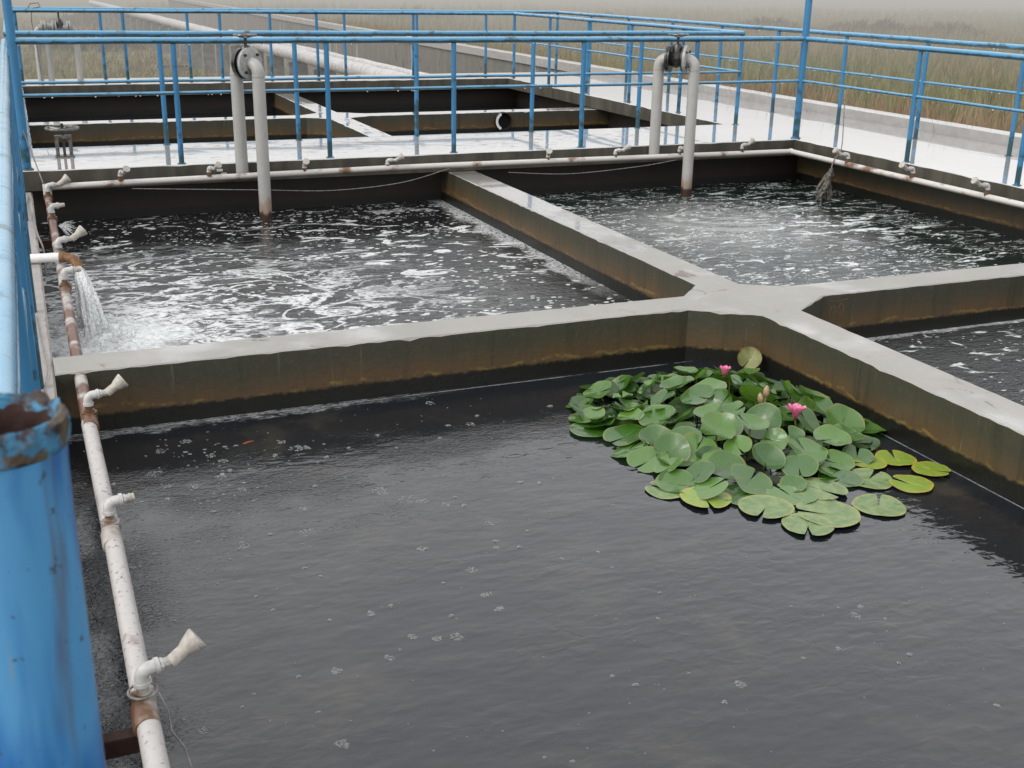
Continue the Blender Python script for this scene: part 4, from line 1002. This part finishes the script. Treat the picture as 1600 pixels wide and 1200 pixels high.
# the upright yellow folded leaf by the wall corner
o = leaf(3.325, 4.71, W+.055, .062, R(48), R(-30), R(215), 8, M['leaf_dead'])
def flower(x, y, z, openness, s, seed):
    rs = random.Random(seed); bm = bmesh.new(); seg = 6
    layers = [(7, .95, .060), (7, .70, .056), (6, .42, .050), (4, .18, .042)]
    for li, (n, op, L) in enumerate(layers):
        for k in range(n):
            a = 2*PI*k/n + li*.45 + rs.uniform(-.12, .12); tilt = op*openness + rs.uniform(-.06, .06); wd = .0135
            vs = []
            for j in range(seg+1):
                u = j/seg; w_ = wd*math.sin(PI*min(.97, u*.86+.10))**.7; out = math.sin(tilt*(.6+.7*u))*L*u; up = math.cos(tilt*(.6+.5*u))*L*u
                row = []
                for c_ in (-1, -.5, 0, .5, 1):
                    px, py, pz = out - abs(c_)*w_*.35*0 , c_*w_, up + (abs(c_)**2)*.004
                    px -= (abs(c_)**2)*.003*(1-openness*.5)
                    row.append(bm.verts.new((px*math.cos(a)-py*math.sin(a), px*math.sin(a)+py*math.cos(a), pz)))
                vs.append(row)
            for j in range(seg):
                for c_ in range(4): bm.faces.new((vs[j][c_], vs[j][c_+1], vs[j+1][c_+1], vs[j+1][c_]))
    bmesh.ops.scale(bm, vec=(s, s, s), verts=bm.verts)
    o = obj('flower', bm, M['petal'], lily, local=True, recalc=False); o.location = Vector((x, y, z)) - lily.location
    bm = bmesh.new(); P = [(0, 0, 0), (.004, -.01, -.05), (.0, -.015, -(z-W))]
    tube(bm, P, .0045, 7); tube(bm, [(0, 0, -.006), (0, 0, .004)], [.004, .011], 10)
    s_ = obj('stem', bm, M['stem'], o, local=True); return o
flower(2.93, 3.78, W+.118, .62, 1.12, 1)
flower(2.97, 4.40, W+.10, .45, .95, 2)
for (x, y, z, s, tl) in ((2.915, 3.985, W+.150, 1.0, .05), (2.875, 3.96, W+.135, .85, -.15), (2.91, 3.90, W+.11, .5, .1)):
    bm = bmesh.new()
    tube(bm, [(0, 0, 0), (0, 0, .010), (0, 0, .026), (0, 0, .044), (0, 0, .056)], [.006, .0135, .0165, .0115, .002], 12)
    for v in bm.verts:
        a = math.atan2(v.co.y, v.co.x); f = 1+.10*math.cos(a*4); v.co.x *= f*s; v.co.y *= f*s; v.co.z *= s
    tube(bm, [(0, 0, .002), (.002, 0, -.06), (0, 0, -(z-W))], .0042, 7)
    o = obj('bud', bm, M['sepal'], lily, local=True); o.location = Vector((x, y, z)) - lily.location; o.rotation_euler = (tl, tl*.6, 0)

# goldfish near the surface
def fish(x, y, rz, L, label):
    t = thing('goldfish', (x, y, W-.01), label, 'fish', 'goldfish in the near tank', rz)
    bm = bmesh.new(); n = 12; P = []; rr = []
    for i in range(n+1):
        u = i/n; P.append(((u-.5)*L, .012*math.sin(u*4), 0)); rr.append(max(.002, L*.13*math.sin(PI*min(1, u*1.05+.06))**.8*(1-.55*u)))
    tube(bm, P, rr, 12)
    for v in bm.verts: v.co.y *= .8
    obj('body', bm, M['koi'], t, local=True)
    bm = bmesh.new()
    a = [bm.verts.new(q) for q in ((L*.46, .0, 0), (L*.66, .022, .004), (L*.60, 0, .006), (L*.68, -.02, .004))]
    bm.faces.new(a); obj('tail_fin', bm, M['koi'], t, local=True)
fish(.752, 4.613, R(20), .13, 'red goldfish with its back at the surface near the cross wall')

# foam bubbles drifting on the near tank
bb = bmesh.new(); rb = random.Random(5)
ico = bmesh.new(); bmesh.ops.create_icosphere(ico, subdivisions=2, radius=1.0)
IV = [v.co.copy() for v in ico.verts]; IF = [[v.index for v in f.verts] for f in ico.faces]; ico.free()
def bub(x, y, r):
    vs = [bb.verts.new((x+v.x*r, y+v.y*r, W-.0005+v.z*r*.62)) for v in IV]
    for f in IF: bb.faces.new([vs[i] for i in f])
for (x, y, s) in BUB:
    mpp = math.sqrt(x*x+y*y+1.9**2)/1790
    rad = s*mpp*.92
    if s <= 5:
        bub(x, y, rad*.9)
        for _ in range(rb.randint(1, 4)):
            a = rb.uniform(0, 6.3); bub(x+rad*math.cos(a)*.9, y+rad*math.sin(a)*.9, rad*rb.uniform(.25, .6))
    else:
        el = rb.uniform(1.0, 2.2) if s > 7 else 1
        for _ in range(int(s*4.5)):
            a = rb.uniform(0, 6.3); q = math.sqrt(rb.random()); c_, s_ = .97, .25
            ux, uy = rad*1.15*q*math.cos(a), rad*1.15*q*math.sin(a)/el*1.3
            bub(x+ux*c_-uy*s_, y+ux*s_+uy*c_, rb.uniform(.002, .0048))
for _ in range(420):    # specks
    x, y = rb.uniform(.2, 3.2), rb.uniform(1.9, 4.9)
    if x > 2.0 and y > 3.0: continue
    bub(x, y, rb.uniform(.0013, .0042))
for _ in range(150):
    x, y = rb.gauss(.4, .25), rb.gauss(4.25, .33)
    if x > .02 and y < 4.93: bub(x, y, rb.uniform(.002, .007))
tag(obj('foam_bubbles', bb, M['bubble'], recalc=False), 'small clear foam bubbles drifting on the near tank', 'foam', kind='stuff')

# ------------------------------------------------------------------ meadow
def tufts(name, pts, hmin, hmax, wmin, wmax, blades, mat, lean=.35, seed=1, kind='stuff', label=None):
    r = np.random.default_rng(seed); n = len(pts); nb = n*blades
    base = np.repeat(pts, blades, 0) + np.concatenate([r.normal(0, .10, (nb, 2)), np.zeros((nb, 1))], 1)
    h = np.repeat(r.uniform(hmin, hmax, n), blades)*r.uniform(.6, 1.1, nb); w = r.uniform(wmin, wmax, nb)
    a = r.uniform(0, 2*PI, nb); l = r.uniform(0, lean, nb)*h; b = r.uniform(0, 2*PI, nb)
    px, py = np.cos(a)*w/2, np.sin(a)*w/2; lx, ly = np.cos(b)*l, np.sin(b)*l
    V = np.zeros((nb, 5, 3))
    V[:, 0] = base + np.stack([px, py, 0*px], 1); V[:, 1] = base - np.stack([px, py, 0*px], 1)
    V[:, 2] = base + np.stack([-px*.8+lx*.35, -py*.8+ly*.35, h*.6], 1); V[:, 3] = base + np.stack([px*.8+lx*.35, py*.8+ly*.35, h*.6], 1)
    V[:, 4] = base + np.stack([lx, ly, h], 1)
    me = bpy.data.meshes.new(name); me.vertices.add(nb*5); me.vertices.foreach_set('co', V.reshape(-1))
    idx = (np.arange(nb)*5)[:, None]; q = (idx + np.array([0, 1, 2, 3, 3, 2, 4])[None]).reshape(-1)
    me.loops.add(nb*7); me.loops.foreach_set('vertex_index', q.astype(np.int32))
    ls = (np.arange(nb)[:, None]*7 + np.array([0, 4])[None]).reshape(-1); lt = np.tile([4, 3], nb)
    me.polygons.add(nb*2); me.polygons.foreach_set('loop_start', ls.astype(np.int32)); me.polygons.foreach_set('loop_total', lt.astype(np.int32))
    me.update(); me.validate(); me.materials.append(mat)
    o = bpy.data.objects.new(name, me); col.objects.link(o); o['kind'] = kind
    if label: o['label'] = label
    return o
def scatter(n, f, zf=-1.66, seed=1):
    r = np.random.default_rng(seed); P = f(r, n); return np.concatenate([P, np.full((len(P), 1), zf)], 1)
def f_right(r, n):
    y = 5 + 105*r.random(n)**1.7; x = 9.2 + (14+y*.95)*r.random(n)**1.1; return np.stack([x, y], 1)
def f_left(r, n):
    y = 18.3 + 70*r.random(n)**1.6; x = -4 + (y*.20+7)*r.random(n); m = x < 6.1-(y-18)*.03; return np.stack([x[m], y[m]], 1)
tufts('tall_grass', scatter(26000, f_right, seed=2), .45, 1.25, .02, .05, 6, M['grass'], seed=2, label='tall dry meadow grass beyond the channel wall')
tufts('short_grass', scatter(9000, f_left, seed=3), .12, .42, .02, .05, 7, M['grass'], lean=.6, seed=3, label='short yellow green meadow grass behind the far walkway')
def f_weed(r, n):
    y = 4 + 40*r.random(n); x = 9.1 + 2.6*r.random(n)**1.3; return np.stack([x, y], 1)
tufts('tall_weeds', scatter(7500, f_weed, seed=4), 1.1, 1.85, .012, .035, 8, M['weed'], lean=.30, seed=4, label='reddish brown tall weeds growing right behind the channel wall')
# low dark shrubs in the meadow
rsb = random.Random(9)
for (x, y, s, lab) in ((43, 62, 2.6, 'dark low shrub showing behind the right tall post'), (47.5, 58, 2.9, 'dark low shrub right of the right tall post'), (52, 57, 2.5, 'dark low shrub farthest right in the meadow'),
        (5.0, 75, 2.2, 'hazy brown shrub left of the wrapped pipe'), (2.9, 52, 1.6, 'brown shrub behind the valve loop'), (36, 70, 2.6, 'hazy dark shrub left of the right tall post'), (26, 80, 2.4, 'hazy shrub in the middle of the far meadow')):
    t = thing('shrub', (x, y, -1.6), lab, 'shrub', 'low shrubs in the meadow')
    n = 420; s *= 1.35; P = []
    for _ in range(n):
        a, q = rsb.uniform(0, 2*PI), math.sqrt(rsb.random()); P.append((x+math.cos(a)*q*s, y+math.sin(a)*q*s*.8, -1.62+ .25*s*(1-q*q)*rsb.random()))
    o = tufts('foliage', np.array(P), .25, .60, .03, .09, 7, M['bush'], lean=.9, seed=int(x*10)); del o['kind']; o.parent = t
    o.data.transform(Matrix.Translation(-t.location))
    bm = bmesh.new()
    for _ in range(7): 
        a = rsb.uniform(0, 2*PI); tube(bm, [(x, y, -1.65), (x+math.cos(a)*s*.3, y+math.sin(a)*s*.3, -1.3), (x+math.cos(a)*s*.6, y+math.sin(a)*s*.6, -1.0)], [.05, .035, .015], 6)
    obj('branches', bm, M['pier'], t)

# ------------------------------------------------------------------ mist, sky, sun, camera
bm = bmesh.new(); box(bm, -600, 1200, 19.5, 1200, -5, 9)
hz = obj('mist', bm, M['black'], smooth=False); tag(hz, kind='structure')
m = bpy.data.materials.new('mist_volume'); m.use_nodes = True; nt = m.node_tree; nt.nodes.clear()
o_ = nt.nodes.new('ShaderNodeOutputMaterial'); ab = nt.nodes.new('ShaderNodeVolumeAbsorption'); em = nt.nodes.new('ShaderNodeEmission'); ad = nt.nodes.new('ShaderNodeAddShader')
DEN = 1/82; FOG = (.50, .485, .46)
ab.inputs['Color'].default_value = (0, 0, 0, 1); ab.inputs['Density'].default_value = DEN
em.inputs['Color'].default_value = (*FOG, 1); em.inputs['Strength'].default_value = DEN  # mist glows by itself, standing in for scattered sky light
nt.links.new(ab.outputs[0], ad.inputs[0]); nt.links.new(em.outputs[0], ad.inputs[1]); nt.links.new(ad.outputs[0], o_.inputs['Volume'])
hz.data.materials[0] = m

w = bpy.data.worlds.new('World'); sc.world = w; w.use_nodes = True; nt = w.node_tree; nt.nodes.clear()
EL, AZ = R(42), R(258)
sky = nt.nodes.new('ShaderNodeTexSky'); sky.sky_type = 'NISHITA'; sky.sun_disc = False; sky.sun_elevation = EL; sky.sun_rotation = AZ
sky.air_density = 1.0; sky.dust_density = 6.0; sky.ozone_density = 1.0
hs = nt.nodes.new('ShaderNodeHueSaturation'); hs.inputs['Saturation'].default_value = .25
bg = nt.nodes.new('ShaderNodeBackground'); bg.inputs['Strength'].default_value = .08
bg2 = nt.nodes.new('ShaderNodeBackground'); bg2.inputs['Color'].default_value = (1.0, 1.0, 1.01, 1); bg2.inputs['Strength'].default_value = 1.1   # cloud layer
ads = nt.nodes.new('ShaderNodeAddShader'); wo = nt.nodes.new('ShaderNodeOutputWorld')
nt.links.new(sky.outputs[0], hs.inputs['Color']); nt.links.new(hs.outputs[0], bg.inputs['Color'])
nt.links.new(bg.outputs[0], ads.inputs[0]); nt.links.new(bg2.outputs[0], ads.inputs[1]); nt.links.new(ads.outputs[0], wo.inputs[0])
sun = bpy.data.lights.new('Sun', 'SUN'); sun.energy = .9; sun.angle = R(25); sun.color = (1, .97, .93)
so = bpy.data.objects.new('Sun', sun); col.objects.link(so)
sd = Vector((math.sin(AZ)*math.cos(EL), math.cos(AZ)*math.cos(EL), math.sin(EL)))
so.rotation_euler = sd.to_track_quat('Z', 'Y').to_euler()

cam = bpy.data.cameras.new('Camera'); co = bpy.data.objects.new('Camera', cam); col.objects.link(co); sc.camera = co
H_, yaw, pit, rol, f_ = 1.44623, .400365, .339371, .0180612, 1790.67
fw = Vector((math.sin(yaw)*math.cos(pit), math.cos(yaw)*math.cos(pit), -math.sin(pit))); rr = Vector((math.cos(yaw), -math.sin(yaw), 0)); uu = rr.cross(fw)
R2 = rr*math.cos(rol)+uu*math.sin(rol); U2 = -rr*math.sin(rol)+uu*math.cos(rol)
mt = Matrix((R2, U2, -fw)).transposed().to_4x4(); mt.translation = (0, 0, H_); co.matrix_world = mt
cam.sensor_width = 36; cam.lens = 36*f_/1600; cam.clip_start = .05; cam.clip_end = 3000
cam.dof.use_dof = True; cam.dof.focus_distance = 5.5; cam.dof.aperture_fstop = 14
sc.view_settings.view_transform = 'Standard'; sc.view_settings.look = 'None'; sc.view_settings.exposure = 0; sc.view_settings.gamma = 1
